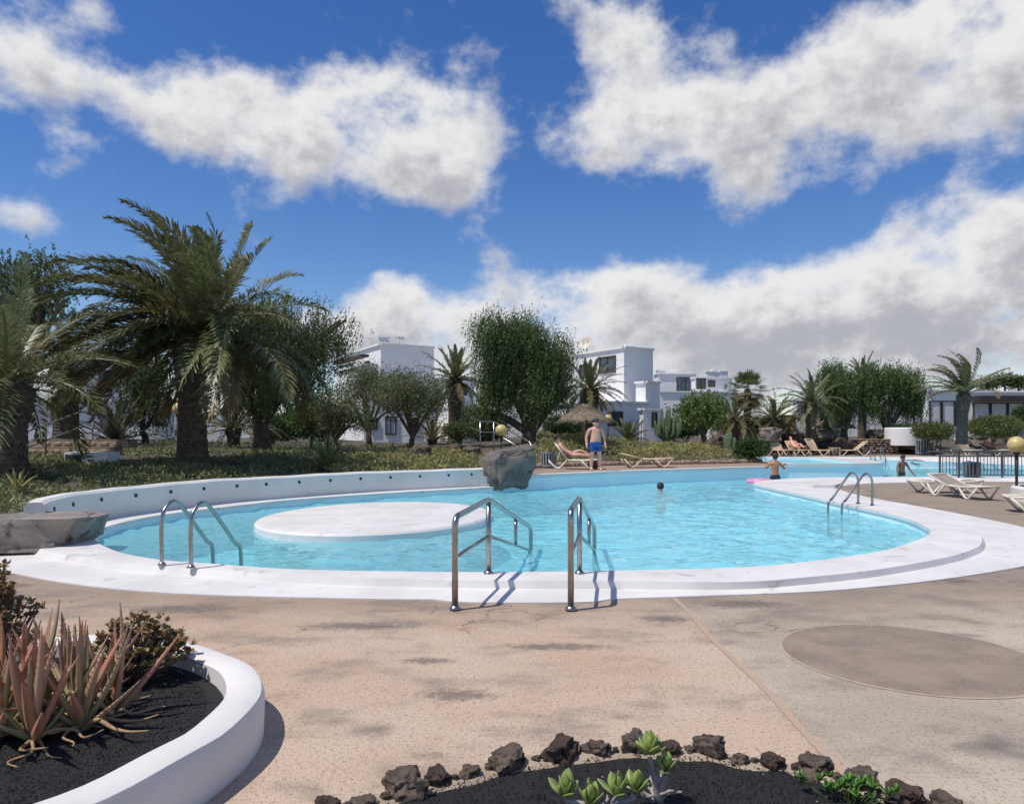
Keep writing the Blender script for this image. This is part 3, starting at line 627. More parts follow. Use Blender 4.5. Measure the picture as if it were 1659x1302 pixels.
tree('pepper_tree', 425, 27, [(470, 545, 78, 48), (530, 530, 40, 42), (425, 590, 58, 48), (505, 590, 50, 45), (395, 545, 50, 45)], 'dark spreading pepper tree right of the largest palm', PEP2, 1500, 36, .13, .021, 1.1, 41, gT, trunk_r=.28)
tree('pepper_tree', 858, 32, [(808, 550, 38, 38), (862, 548, 46, 32), (890, 582, 34, 50), (803, 612, 34, 44), (850, 605, 50, 42), (780, 655, 24, 26), (905, 630, 24, 22)], 'big rounded pepper tree with drooping foliage in the middle of the garden', PEP, 2100, 36, .13, .02, 1.2, 42, gT, trunk_r=.32)
tree('pepper_tree', 235, 30, [(232, 600, 36, 36), (215, 640, 20, 30), (262, 640, 18, 34)], 'slender weeping tree between the two palms, before the white wall', PEP2, 330, 27, .16, .026, .9, 43, gT, trunk_r=.13)
tree('pepper_tree', 1368, 43, [(1360, 618, 26, 26), (1380, 640, 20, 28), (1345, 645, 16, 24)], 'weeping pepper tree left of the palm that rises between two such trees', PEP, 600, 36, .16, .025, 1.1, 44, gT, trunk_r=.22)
tree('pepper_tree', 1440, 43, [(1425, 620, 26, 32), (1462, 610, 34, 24), (1478, 630, 20, 24), (1420, 650, 14, 22)], 'weeping pepper tree with ragged hanging foliage near the low white building', PEP, 750, 36, .16, .025, 1.2, 45, gT, trunk_r=.22)
tree('leafy_tree', 40, 36, [(15, 440, 75, 42), (70, 470, 45, 50), (10, 510, 60, 50)], 'tall yellow-green tree behind the palms at the left edge', PEP2, 900, 18, .15, .035, .35, 46, gT, trunk_r=.25)
tree('tamarisk_tree', 598, 33, [(560, 640, 40, 24), (605, 622, 48, 22), (630, 645, 40, 24)], 'grey-green umbrella-shaped tree, largest of the low trees before the left white house', TAM, 620, 22, .12, .02, 0, 47, gT, trunk_r=.13, spread=.25)
tree('tamarisk_tree', 668, 31, [(655, 632, 44, 24), (695, 640, 36, 24), (680, 660, 38, 18)], 'low grey twiggy tree above the dark garden rock', TAM, 560, 22, .12, .018, 0, 48, gT, trunk_r=.12, spread=.25)
tree('tamarisk_tree', 548, 29, [(550, 668, 36, 18), (575, 680, 26, 14)], 'small pale-stemmed tree behind the spiky agave', TAM, 300, 22, .11, .018, 0, 49, gT, trunk_r=.07, spread=.22)
tree('tamarisk_tree', 505, 30, [(505, 665, 30, 18), (488, 678, 20, 14)], 'small yellow-green tree between the dark pepper tree and the agave', LIME, 260, 22, .11, .02, 0, 50, gT, trunk_r=.07, spread=.22)
tree('pepper_tree', 1142, 38, [(1135, 652, 36, 14), (1160, 660, 22, 14), (1112, 662, 18, 14)], 'flat-topped bright green tree right of the candelabra cactus', LIME, 420, 18, .16, .035, .45, 51, gT, trunk_r=.14)
gS = 'shrubs of the garden'
def shrub(px, py, Y, rx, rz, label, leafm, n_clump, seed, leaf=.1, wid=.03, per=14):
    c = P(px, py, Y); base = Vector((c.x, c.y, garden(c.x, c.y) if not inside(HARD, c.x, c.y) else FZ)); t = thing('shrub', base, label, 'shrub', gS); k = Y / F
    z = c.z - base.z; rg = random.Random(seed)
    b = MB()
    for q in range(7): b.tube([(rg.uniform(-.1, .1), rg.uniform(-.1, .1), -.05), (rg.uniform(-.5, .5) * rx * k, rg.uniform(-.4, .4) * rx * k, max(.1, z))], [.025, .01], n=5)
    b.build('stems', BARK, t)
    np_mesh('foliage', crown_quads([(0, 0, z, rx * k, rx * k * .8, rz * k)], n_clump, per, leaf, wid, 0, seed, .09, .35), 4, leafm, t)
HEDGE = foliage('hedge_leaf', (.10, .125, .035), (.16, .17, .06), (.07, .09, .03), scale=2.5, trans=.2)
DKG = foliage('dark_shrub_leaf', (.03, .065, .018), (.06, .11, .03), (.10, .15, .05), scale=2.0, trans=.25)
shrub(1512, 698, 39, 32, 13, 'round clipped shrub left of the wind-bent palm', HEDGE, 620, 61, .09)
shrub(1612, 691, 39, 46, 16, 'wide clipped shrub before the low white building, right of the wind-bent palm', HEDGE, 900, 62, .09)
shrub(1216, 727, 31, 24, 16, 'dense dark green shrub beside the far deck', DKG, 320, 63)
shrub(902, 690, 36, 22, 14, 'bright green bush at the foot of the big pepper tree', DKG, 260, 64)
shrub(745, 697, 33, 28, 10, 'low grey-green bush left of the stair railing', TAM, 300, 65)
shrub(440, 690, 33, 30, 14, 'dark bush under the spreading pepper tree', DKG, 260, 66)
shrub(925, 694, 37, 16, 10, 'small bush before the thatched parasol', DKG, 160, 67)
shrub(1655, 672, 43, 14, 12, 'dark bush cut by the right edge before the low building', DKG, 160, 68)
# candelabra cactus and column cactus: each arm its own part
CACT = mat('cactus_skin', (.10, .155, .065), (.15, .19, .09), rough=.6, scale=5, bump=.3)
def cactus(px, Y, h, n, spread, label, seed, rr=.06):
    base = gpos(px, Y); t = thing('cactus', base, label, 'cactus', 'cacti'); rg = random.Random(seed)
    for k in range(n):
        a = k * 2.4; s = spread * math.sqrt((k + .3) / n); hh = h * rg.uniform(.7, 1.05) * (1 - .25 * (k / n)); z0 = h * .18 * rg.uniform(.6, 1.6) if spread > .5 else 0
        x, y = math.cos(a) * s, math.sin(a) * s
        pts = catmull([(x * .08, y * .08, z0), (x * .6, y * .6, z0 + .22 * hh), (x * .95, y * .95, .6 * hh), (x * 1.02, y * 1.02, hh)], 4); nn = len(pts)
        b = MB(); b.tube(pts, [rr * (1 if i < nn - 1 else .4) for i in range(nn)], n=10); m = len(pts)
        cen = [p for p in pts for _ in range(10)]
        b.v = [tuple(cen[i] + (Vector(v) - cen[i]) * (1.18 if i % 2 else .78)) for i, v in enumerate(b.v)]
        b.build('arm', CACT, t)
    if spread > .5: MB().tube([(0, 0, -.1), (0, 0, h * .35)], [rr * 1.8, rr * 1.4], n=8).build('trunk', BARK, t)
cactus(1083, 37, 2.35, 34, .68, 'candelabra cactus with many upright arms by the white garden wall', 71)
cactus(1181, 35, .95, 9, .3, 'clump of short column cacti before the far palm cluster', 72, .075)
# agave: each sword leaf a part
def sword(L, w, curve, th=.012, n=8, teeth=0, chan=.35, seed=0):
    """a succulent leaf from the origin along +X, rising by curve; crescent section, pointed"""
    b = MB(); rows = []; rg = random.Random(seed)
    for i in range(n + 1):
        t = i / n; x = L * t; z = curve * L * t * t; ww = w * (1 - t ** 2.2) * (.72 + .5 * math.sin(min(1, t * 2.2) * math.pi / 2) * .6) + .0015; k = th * (1 - t * .85)
        rows.append([Vector((x, -ww, z + ww * chan)), Vector((x, -ww * .45, z + ww * chan * .2 + k * .3)), Vector((x, 0, z + k * .25)), Vector((x, ww * .45, z + ww * chan * .2 + k * .3)), Vector((x, ww, z + ww * chan)),
                     Vector((x, ww * .5, z - k)), Vector((x, 0, z - k * 1.5)), Vector((x, -ww * .5, z - k))])
    b.loft(rows, closed=True)
    if teeth:
        for i in range(teeth):
            t = (i + .6) / (teeth + 1); f = t * n; j = int(f); u = f - j
            for e_, sg in ((0, -1), (4, 1)):
                p = rows[j][e_].lerp(rows[j + 1][e_], u); s = .0035
                b.add([p + Vector((-s, 0, 0)), p + Vector((s, 0, 0)), p + Vector((s * .5, sg * s * 1.7, s * .4))], [(0, 1, 2)])
    return b
def rosette(t, meshes, n, e0, e1, seed, origin=(0, 0, 0), rscale=.15, zrise=0.0, mats=None, name='leaf'):
    rg = random.Random(seed)
    for k in range(n):
        q = k / max(1, n - 1); o = bpy.data.objects.new(name, meshes[rg.randrange(len(meshes))]); link(o, t); s = rg.uniform(1 - rscale, 1 + rscale)
        o.location = Vector(origin) + Vector((0, 0, zrise * (1 - q))); o.scale = (s, s, s)
        o.rotation_euler = (rg.uniform(-.12, .12), -R(e0 + (e1 - e0) * q + rg.uniform(-6, 6)), k * 2.39996 + rg.uniform(-.2, .2))
AGAV = mat('agave_leaf', (.13, .175, .05), (.19, .225, .085), rough=.5, scale=4, trans=.1)
ag = thing('agave', gpos(530, 20.3, .02), 'large spiky agave with long sword leaves behind the white wall', 'agave')
am = [sword(1.08, .05, c_, .014).mesh('leaf', True) for c_ in (.02, -.12, -.25)]
for m_ in am: m_.materials.append(AGAV)
rosette(ag, am, 44, 86, 8, 81, rscale=.14)
yp = thing('yucca_plant', gpos(28, 13.3, .02), 'small yellowing spiky plant in the ground cover by the flat grey rock', 'plant')
ym = sword(.42, .022, -.15, .006).mesh('leaf', True); ym.materials.append(mat('yellow_leaf', (.36, .30, .09), (.24, .24, .07), rough=.6, scale=6)); rosette(yp, [ym], 22, 85, 5, 82)
# ground cover: too many sprigs to count
def cover(name, regions, seed, m, leaf, wid):
    rg = np.random.default_rng(seed); out = []
    for (x0, y0, x1, y1, dens, hgt) in regions:
        n = int(abs(x1 - x0) * abs(y1 - y0) * dens); xs = rg.uniform(x0, x1, n); ys = rg.uniform(y0, y1, n); keep = []
        for x, y in zip(xs, ys):
            if inside(HARD, x, y): continue
            nz_ = mnoise.noise(Vector((x * .45, y * .45, 9))) + .5 * mnoise.noise(Vector((x * 1.3, y * 1.3, 4)))
            dd = polydist(HARD, x, y)
            if nz_ < -.22 or dd < .15: continue
            keep.append((x, y, garden(x, y) + hgt * min(1, dd * 1.5) * (.25 + .75 * max(0, min(1, nz_ + .45))) ))
        p = np.array(keep); k = len(p); per = 5
        p = np.repeat(p, per, 0) + rg.normal(0, .07, (k * per, 3)) * np.array([1, 1, .6])
        n = len(p); D = unit(rg.normal(0, .75, (n, 3)) + np.array([0, 0, .8])); W = unit(np.cross(D, rg.normal(0, 1, (n, 3)))) * wid
        ln = leaf * rg.uniform(.6, 1.3, (n, 1)); out.append(np.stack([p - D * ln * .4, p + W, p + D * ln * .6, p - W], 1))
        if hgt > .2:                                          # skirt of sprigs down to the soil so mounds are closed
            q = np.repeat(np.array(keep), 2, 0); q[:, 2] -= rg.uniform(.05, 1, len(q)) * hgt * .8; q[:, :2] += rg.normal(0, .05, (len(q), 2)); n = len(q)
            D = unit(rg.normal(0, .8, (n, 3)) + np.array([0, 0, .6])); W = unit(np.cross(D, rg.normal(0, 1, (n, 3)))) * wid * 1.4; out.append(np.stack([q - D * leaf * .6, q + W, q + D * leaf * .6, q - W], 1))
    return tag(np_mesh(name, np.concatenate(out), 4, m), kind='stuff')
GC1 = foliage('ground_cover_green', (.15, .185, .065), (.23, .245, .10), (.30, .26, .14), scale=.8, trans=.15)
GC2 = foliage('ground_cover_ochre', (.34, .31, .11), (.24, .255, .095), (.38, .29, .14), scale=.7, trans=.15)
o = cover('ground_cover', [(-16, 10, -6.7, 19, 60, .12), (-16, 17, -.5, 26, 40, .14), (-16, 26, -4, 34, 14, .15)], 5, GC1, .11, .017)
tag(o, 'low grey-green ground cover behind the curved white wall', 'ground cover')
o = cover('ground_cover', [(-5.5, 19.5, -.9, 29, 60, .18), (1.2, 26, 10.5, 36, 60, .42), (0, 24.5, 2.5, 30, 30, .2)], 6, GC2, .12, .018)
tag(o, 'ochre and green succulent ground cover mounded behind the far deck', 'ground cover')
# ------------------------------------------------------------------ buildings
BW = mat('house_white', (.84, .83, .815), (.79, .78, .77), rough=.75, scale=.5, bump=.3, bscale=8, dist=.02, c3=(.68, .665, .645), s3=.9, lo3=.6, hi3=.8)
GLASS = mat('window_glass', (.035, .045, .055), (.06, .07, .085), rough=.08, scale=.6, spec=.8)
BROWN = mat('brown_frame', (.10, .055, .035), (.075, .045, .03), rough=.6, scale=4)
DARKF = mat('dark_frame', (.035, .033, .032), rough=.5)
BLIND = mat('pale_blind', (.62, .63, .64), (.56, .57, .58), rough=.5, scale=1.5)
class Block:
    """a box-shaped storey: near corner on pixel pc at distance Y, its two visible faces reaching pixels pl and pr"""
    def __init__(s, pc, pl, pr, ytop, Y, zb=.6, rz=30, dmin=3.0):
        c, n = math.cos(R(rz)), math.sin(R(rz)); x0 = (pc - CX) / F * Y; kr = (pr - CX) / F; kl = (pl - CX) / F
        s.w = (kr * Y - x0) / (c - kr * n); s.d = (x0 - kl * Y) / (n + kl * c) if pl < pc else dmin
        if s.d <= 0 or s.d > 14: s.d = dmin
        s.O = Vector((x0, Y, 0)); s.r = Vector((c, n, 0)); s.l = Vector((-n, c, 0)); s.z0 = zb; s.z1 = CH + (HY - ytop) / F * Y
        s.nR = Vector((n, -c, 0)); s.nL = Vector((-c, -n, 0))
    def prism(s, b):
        q = [s.O, s.O + s.r * s.w, s.O + s.r * s.w + s.l * s.d, s.O + s.l * s.d]; b.prism([(p.x, p.y) for p in q], s.z0, s.z1); return b
    def at(s, face, px, py):                 # pixel ray meets the face plane
        n = s.nR if face == 'R' else s.nL; d = Vector(((px - CX) / F, 1, -(py - HY) / F)); o = Vector((0, 0, CH)); t = (s.O - o).dot(n) / d.dot(n); return o + d * t
def window(t, base, blk, face, px0, px1, y0, y1, frame=None, pane=None, mull=1, fr=.07, part='window'):
    n = blk.nR if face == 'R' else blk.nL; A, B = blk.at(face, px0, y1), blk.at(face, px1, y1); zt = blk.at(face, (px0 + px1) / 2, y0).z
    A.z = B.z = min(A.z, B.z); u = (B - A); W = u.length; u.normalize(); H = zt - A.z; rot = Matrix((u, -n, Vector((0, 0, 1)))).transposed()
    b = MB(); c = (A + B) / 2 + Vector((0, 0, H / 2))
    for sx in (-1, 1): b.box(c + u * sx * (W / 2 - fr / 2) + n * .03, (fr, .14, H), rot=rot)
    for sz in (-1, 1): b.box(c + Vector((0, 0, sz * (H / 2 - fr / 2))) + n * .028, (W - 2 * fr, .13, fr), rot=rot)
    o = b.build(part, frame or BROWN, t, base=base)
    for k in range(mull + 1):
        wk = (W - 2 * fr - mull * fr * .7) / (mull + 1); ck = c + u * (-W / 2 + fr + wk / 2 + k * (wk + fr * .7))
        MB().box(ck + n * .012, (wk, .04, H - 2 * fr), rot=rot).build('pane', pane or GLASS, o, base=base)
        if k: MB().box(ck - u * (wk / 2 + fr * .35) + n * .03, (fr * .7, .11, H - 2 * fr), rot=rot).build('mullion', frame or BROWN, o, base=base)
    return o
def house(name, label, blocks, wins, group='white houses round the garden', extra=None, cat='house'):
    b0 = blocks[0]; base = Vector((b0.O.x, b0.O.y, b0.z0)); t = thing(name, base, label, cat, group)
    for bk in blocks:
        bk.prism(MB()).build('wall', BW, t, base=base)
        if bk.z1 > 3.0:                                      # parapet capping, slightly proud
            for (p, q, nn) in ((bk.O, bk.O + bk.r * bk.w, bk.nR), (bk.O, bk.O + bk.l * bk.d, bk.nL)):
                MB().beam(p + nn * .02 + Vector((0, 0, bk.z1 - .02)), q + nn * .02 + Vector((0, 0, bk.z1 - .02)), .24, .12).build('parapet', BW, t, base=base)
    for w in wins: window(t, base, *w)
    if extra: extra(t, base)
    return t
def chimney(t, base, p, w, h): 
    MB().box(p + Vector((0, 0, h / 2)), (w, w, h)).box(p + Vector((0, 0, h + .04)), (w * 1.25, w * 1.25, .09)).build('chimney', BW, t, base=base)
# long garden-side house on the left
a1 = Block(22, 10, 282, 645, 33, zb=.4, rz=12, dmin=4); a2 = Block(128, 70, 215, 566, 39, zb=.4, rz=24, dmin=5)
house('white_house', 'long white house with a stepped upper storey behind the left palms', [a1, a2], [(a2, 'R', 160, 176, 600, 622, None, None, 0), (a1, 'R', 250, 268, 662, 690, DARKF, None, 0)])
g1 = Block(332, 326, 378, 690, 35, zb=.6, rz=10, dmin=2)
def gab(t, base):
    A, B = g1.O + Vector((0, 0, g1.z1)), g1.O + g1.r * g1.w + Vector((0, 0, g1.z1)); M_ = (A + B) / 2 + Vector((0, 0, .55)); d = g1.l * g1.d
    MB().add([A, B, M_, A + d, B + d, M_ + d], [(0, 1, 2), (5, 4, 3), (1, 4, 5, 2), (0, 2, 5, 3)]).build('gable', BW, t, base=base)
house('garden_shed', 'small white gabled outbuilding half hidden behind the largest palm', [g1], [], extra=gab, cat='outbuilding')
# left middle house
b1 = Block(617, 560, 703, 557, 46, rz=30); b2 = Block(589, 545, 612, 590, 44, rz=30, dmin=3); b3 = Block(590, 575, 705, 668, 42, rz=8, dmin=4)
def bex(t, base):
    MB().beam(b2.O + b2.l * b2.d + Vector((0, 0, b2.z1 + .5)) - b2.l * .1, b2.O + Vector((0, 0, b2.z1 + .5)) - b2.l * .25, .5, .14).build('awning', BROWN, t, base=base)
    A = b1.O + b1.l * .2 + b1.r * .3 + Vector((0, 0, b1.z1)); chimney(t, base, A, .55, .4)
    MB().lathe([(.02, 0), (.02, .3), (.3, .36), (.34, .5), (.32, .5), (.02, .4)], A + Vector((.9, .4, 0)), n=14).build('dish', BW, t, base=base)
house('white_house', 'white house with a square roof tower left of the big pepper tree', [b1, b2, b3],
      [(b1, 'L', 594, 599, 585, 602, DARKF, None, 0), (b2, 'L', 552, 572, 590, 600, BROWN, None, 1), (b3, 'R', 598, 612, 676, 696, DARKF, None, 0), (b3, 'R', 624, 642, 674, 704, DARKF, BLIND, 1), (b3, 'R', 660, 678, 676, 698, DARKF, None, 0)], extra=bex)
b4 = Block(725, 690, 768, 612, 47, rz=30); b5 = Block(742, 700, 775, 655, 43, rz=20, dmin=3)
house('white_house', 'white stepped house end behind the stiff-fronded palm', [b4, b5], [(b5, 'R', 748, 762, 662, 690, BROWN, None, 0), (b4, 'R', 744, 756, 622, 640, BROWN, None, 0)])
# tall house right of the middle
c1 = Block(1011, 930, 1058, 562, 47, rz=32); c2 = Block(1046, 1030, 1069, 618, 45.5, rz=32); c3 = Block(968, 884, 1050, 650, 44, rz=26); c4 = Block(1042, 1036, 1072, 662, 43, rz=20, dmin=2)
def cex(t, base):
    p = c1.O + c1.l * c1.d * .92 + c1.r * .8 + Vector((0, 0, c1.z1))
    b = MB().tube([p, p + Vector((0, 0, .5))], .04, n=6); b.build('dish_mast', STEEL, t, base=base)
    d = MB(); rot = Vector((-.55, -.75, .35)).to_track_quat('Z', 'Y').to_matrix()
    d.lathe([(.01, .0), (.25, .04), (.42, .12), (.47, .18), (.45, .18), (.25, .07), (.01, .04)], n=20); d.v = [tuple(p + Vector((0, 0, .75)) + rot @ Vector(v)) for v in d.v]; d.build('satellite_dish', mat('dish_cream', (.62, .56, .46), rough=.5), t, base=base, smooth=True)
    q = c1.O + c1.r * c1.w * .6 + c1.l * 1.2 + Vector((0, 0, c1.z1)); chimney(t, base, q, .5, .3)
    for k in range(2):
        for j in range(3):
            A = c2.at('R', 1049 + k * 9 + j * 2, 640) if False else c1.at('R', 1033 + k * 10 + j * 2.4, 636); MB().box(A, (.05, .06, .22), rz=R(32)).build('vent_slot', DARKF, t, base=base)
    # stair parapet sloping down the sunlit side
    A = c3.O + c3.l * c3.d * .55 + Vector((0, 0, c3.z1)); B = c3.O + c3.l * c3.d + Vector((0, 0, c3.z1)); up = Vector((0, 0, 1.6))
    n_ = c3.nL * .12; MB().add([A + n_, B + n_, B + up + n_, A - n_, B - n_, B + up - n_], [(0, 2, 1), (3, 4, 5), (0, 3, 5, 2), (0, 1, 4, 3), (1, 2, 5, 4)]).build('stair_parapet', BW, t, base=base)
house('white_house', 'tall white house with a satellite dish behind the thatched parasol', [c1, c2, c3, c4],
      [(c1, 'L', 972, 998, 577, 603, BROWN, None, 1), (c1, 'L', 940, 958, 590, 612, BROWN, None, 0), (c3, 'L', 930, 958, 672, 702, DARKF, None, 1), (c3, 'L', 892, 905, 676, 694, DARKF, None, 0), (c3, 'R', 985, 1008, 666, 690, BROWN, None, 1), (c4, 'R', 1056, 1064, 668, 692, DARKF, None, 0)], extra=cex)  # first window stands for a terrace recess, its shade put in as dark glass
# far house with brown windows and many chimneys
d1 = Block(1066, 1060, 1128, 605, 72, rz=4, dmin=6); d2 = Block(1126, 1120, 1186, 611, 70, rz=10, dmin=6); d3 = Block(1068, 1060, 1190, 634, 68, rz=4, dmin=3)
def dex(t, base):
    for k, (px, w, h) in enumerate(((1070, .7, .7), (1080, .5, .35), (1090, .5, .4), (1120, .6, .45), (1150, .7, .55), (1157, .5, .7), (1164, .6, .5), (1172, .7, .6))):
        q = P(px, 606, 74); q.z = d1.z1 - .25; chimney(t, base, q, w, h)
house('white_house', 'far white house with brown-framed windows and a row of chimneys', [d1, d2, d3],
      [(d1, 'R', 1096, 1117, 611, 633, BROWN, mat('curtain_glass', (.16, .25, .29), (.08, .10, .12), rough=.15, scale=1.5), 2), (d2, 'R', 1128, 1143, 612, 630, BROWN, None, 1), (d2, 'R', 1147, 1158, 616, 627, BROWN, None, 1)], extra=dex)
# white walls among the palms on the right, ochre door panels
f1 = Block(1290, 1284, 1345, 648, 50, rz=8, dmin=3); f2 = Block(1150, 1145, 1290, 672, 49, rz=4, dmin=4); f3 = Block(1345, 1340, 1500, 655, 53, rz=4, dmin=4)
OCH = mat('ochre_door', (.42, .25, .09), (.34, .2, .08), rough=.6, scale=2)
house('white_house', 'low white house with ochre doors behind the palm cluster', [f2, f1, f3],
      [(f2, 'R', 1264, 1288, 672, 698, BROWN, OCH, 1), (f2, 'R', 1162, 1188, 676, 700, BROWN, OCH, 1), (f2, 'R', 1205, 1230, 676, 698, DARKF, None, 1), (f3, 'R', 1466, 1492, 662, 690, DARKF, BLIND, 1), (f3, 'R', 1352, 1366, 664, 688, DARKF, None, 0)])
# low building with glazed front at the right
e1 = Block(1502, 1496, 1566, 631, 50, rz=3, dmin=5); e2 = Block(1566, 1560, 1760, 634, 52, rz=2, dmin=5)
def eex(t, base):
    A, B = e2.at('R', 1572, 646), e2.at('R', 1755, 646); MB().beam(A + Vector((0, -.5, 0)), B + Vector((0, -.5, 0)), 1.1, .35).build('canopy', DARKF, t, base=base)
house('white_building', 'low flat-roofed white building with dark-framed glass front at the right edge', [e1, e2],
      [(e1, 'R', 1505, 1524, 649, 690, DARKF, BLIND, 0), (e1, 'R', 1525, 1546, 649, 690, DARKF, BLIND, 0), (e1, 'R', 1547, 1562, 649, 690, DARKF, None, 0)] + [(e2, 'R', x, x + 27, 652, 692, DARKF, BLIND, 0) for x in range(1576, 1740, 28)], extra=eex, cat='building')
# far trees over its roof
for k, (px, py) in enumerate(((1600, 622), (1628, 616), (1650, 620))):
    b_ = gpos(px, 90); t = thing('far_tree', b_, ('far dark treetop left of the two others over the low building', 'middle far treetop over the low building', 'far treetop cut by the right edge over the low building')[k], 'tree', 'far treetops')
    zc = P(px, py, 90).z - b_.z; MB().tube([(0, 0, 0), (0, 0, zc)], [.2, .1], n=6).build('trunk', BARK, t); np_mesh('crown', crown_quads([(0, 0, zc, 1.0, 1.0, .5)], 110, 14, .35, .07, 0, 90 + k, .25), 4, PEP2, t)
# round white planter and low walls near the lava slope
pw = P(1464, 696, 42); t = thing('round_planter', (pw.x, pw.y, 1.0), 'round white planter before the low house, left of the clipped shrubs', 'planter')
MB().lathe([(1.0, 0), (1.0, .95), (.97, 1.0), (.85, 1.0), (.83, .9)], n=36).build('planter_wall', BW, t, auto=30); MB().lathe([(.01, .9), (.84, .9)], n=24, caps=False).build('soil', SOIL, t)
np_mesh('plant', crown_quads([(0, 0, 1.02, .7, .6, .14)], 90, 12, .1, .03, 0, 77, .08), 4, DKG, t)
# ------------------------------------------------------------------ rocks and stonework
def rock(c, size, label, seed, m=None, rz=0.0, sub=4, rough=.28, group='garden rocks', flat=0.0, cat='rock', name='rock'):
    c = Vector(c); base = Vector((c.x, c.y, c.z - size[2] / 2)); b = MB().rock(c, size, seed, sub, rough, rz, flat)
    return tag(b.build(name, m or BASALT, base=base, auto=50), label, cat, group)
b = MB().rock((0, 0, 0), (1.55, 1.25, 1.4), 13, 4, .26, .5, pw=.5)
b.v = [(x * (1 + .2 * z) + .1 * z, y, z + .12 * x) for x, y, z in b.v]
bo = b.build('boulder', BASALT, base=(0, 0, 0), auto=40); bo.location = (-.12, 21.55, .62); tag(bo, 'big grey basalt boulder at the end of the curved white wall', 'boulder')
b = MB().rock((0, 0, 0), (1.75, 1.15, .62), 7, 4, .24, .2, flat=.35, pw=.42); fr_ = b.build('rock', mat('pale_basalt', (.19, .165, .145), (.30, .26, .225), rough=.88, scale=2.4, bump=.8, bscale=12, dist=.04, c3=(.08, .07, .065), s3=7, lo3=.55, hi3=.7), auto=40); fr_.location = (-6.6, 10.15, .29); tag(fr_, 'flat-topped grey rock overhanging the pool at the left edge', 'rock', 'garden rocks')
g_ = gpos(683, 24); rock((g_.x, g_.y, g_.z + .2), (.75, .6, .7), 'dark rock standing alone in the ochre ground cover', 8, LAVA)
g_ = gpos(735, 28.5); rock((g_.x, g_.y, g_.z + .1), (1.1, .7, .55), 'low dark rock beside the path above the boulder', 9, LAVA)
g_ = gpos(765, 28); rock((g_.x, g_.y, g_.z + .1), (.8, .6, .5), 'dark rock nearest the stair railing', 10, LAVA)
for k, (px, py, Y, w, h, lab) in enumerate(((1330, 706, 43.5, 2.6, 1.0, 'broad lava rock under the far thatched parasol'), (1362, 722, 42.2, 1.7, 1.0, 'grey lava boulder left of the stone wall'), (1418, 704, 43.2, 1.6, .8, 'lava rock above the stone wall'),
        (1468, 716, 42.3, 2.4, 1.25, 'wide grey boulder right of the stone wall'), (1505, 724, 42, 1.3, .7, 'low rock left of the small terrace lamp'), (1290, 712, 43, 2.2, .9, 'lava rock behind the terrace sun beds'), (1245, 705, 40, 1.8, .9, 'lava rock right of the column cacti'),
        (1165, 714, 36, 1.5, .7, 'dark lava rock before the column cacti'), (1590, 716, 42.5, 1.6, .9, 'black lava rock right of the wind-bent palm'))):
    c = P(px, py, Y); rock(c, (w, w * .7, h), lab, 20 + k, LAVA if k % 2 else BASALT, rz=k * .7, rough=.34)
rock((19.9, 36.75, .22), (1.3, .8, .34), 'flat dark rock lying on the far white pool side', 33, flat=.2)
# stone retaining wall behind the terrace: mortar core with single stones
SAND = mat('brown_stone', (.26, .185, .13), (.34, .26, .19), rough=.9, scale=2.2, bump=.6, bscale=14, dist=.02, c3=(.12, .09, .075), s3=5, lo3=.56, hi3=.7)
x0, x1, yw = 19.2, 21.75, 41.75; t = thing('stone_wall', ((x0 + x1) / 2, yw, .48), 'dry stone retaining wall of brown blocks behind the far terrace', 'wall'); base = t.location.copy()
MB().box(((x0 + x1) / 2, yw + .22, .9), (x1 - x0 - .1, .3, .84)).build('core', mat('dark_core', (.05, .042, .036), rough=.95), t, base=base)
rg = random.Random(9); sm = []
for k in range(5): m_ = MB().rock((0, 0, 0), (1, 1, 1), 50 + k, 2, .16).mesh('stone'); m_.materials.append(SAND); sm.append(m_)
for r_ in range(7):
    x = x0 + rg.uniform(0, .15)
    while x < x1:
        w = rg.uniform(.22, .42); o = bpy.data.objects.new('stone', sm[rg.randrange(5)]); link(o, t); o.scale = (w * 1.02, .3, .135); o.location = Vector((x + w / 2, yw + rg.uniform(-.03, .03), .55 + r_ * .128)) - base; x += w
# stone edging between far deck and planting
t = thing('stone_edging', (3.5, 27.7, FZ), 'row of small rounded stones edging the far deck', 'edging'); base = t.location.copy(); P_ = resample([p.to_3d() for p in FBc], 62)
for i, p in enumerate(P_):
    if i < 5: continue
    o = bpy.data.objects.new('stone', sm[i % 5]); link(o, t); w = rg.uniform(.26, .40); o.scale = (w, .28, rg.uniform(.2, .3)); o.location = Vector((p.x, p.y + .05, FZ + .07)) - base; o.rotation_euler = (0, 0, rg.uniform(-.5, .9))
# stone-faced steps with treads, left
STN = mat('tan_stone', (.30, .25, .195), (.22, .18, .145), rough=.9, scale=3, bump=.5, bscale=16, dist=.02)
sb = P(92, 755, 20.0); sb.z = garden(sb.x, sb.y) - .1; t = thing('stone_steps', sb, 'garden steps faced with round stones left of the palm trunk', 'steps')
for k in range(3):
    MB().box((.1 * k, .15 + .42 * k, .10 + .2 * k), (2.3 + .2 * k, .5, .2)).build('riser', mat('sandy_mortar', (.42, .33, .235), (.34, .26, .18), rough=.9, scale=4), t)
    MB().box((.1 * k, .17 + .42 * k, .215 + .2 * k), (2.36 + .2 * k, .54, .04)).build('tread', STN, t)
    for j in range(7):
        o = bpy.data.objects.new('stone', sm[(j + k) % 5]); link(o, t); o.scale = (.30, .12, .15); o.location = (-.98 + .33 * j + .1 * k + rg.uniform(-.03, .03), -.1 + .42 * k, .10 + .2 * k)
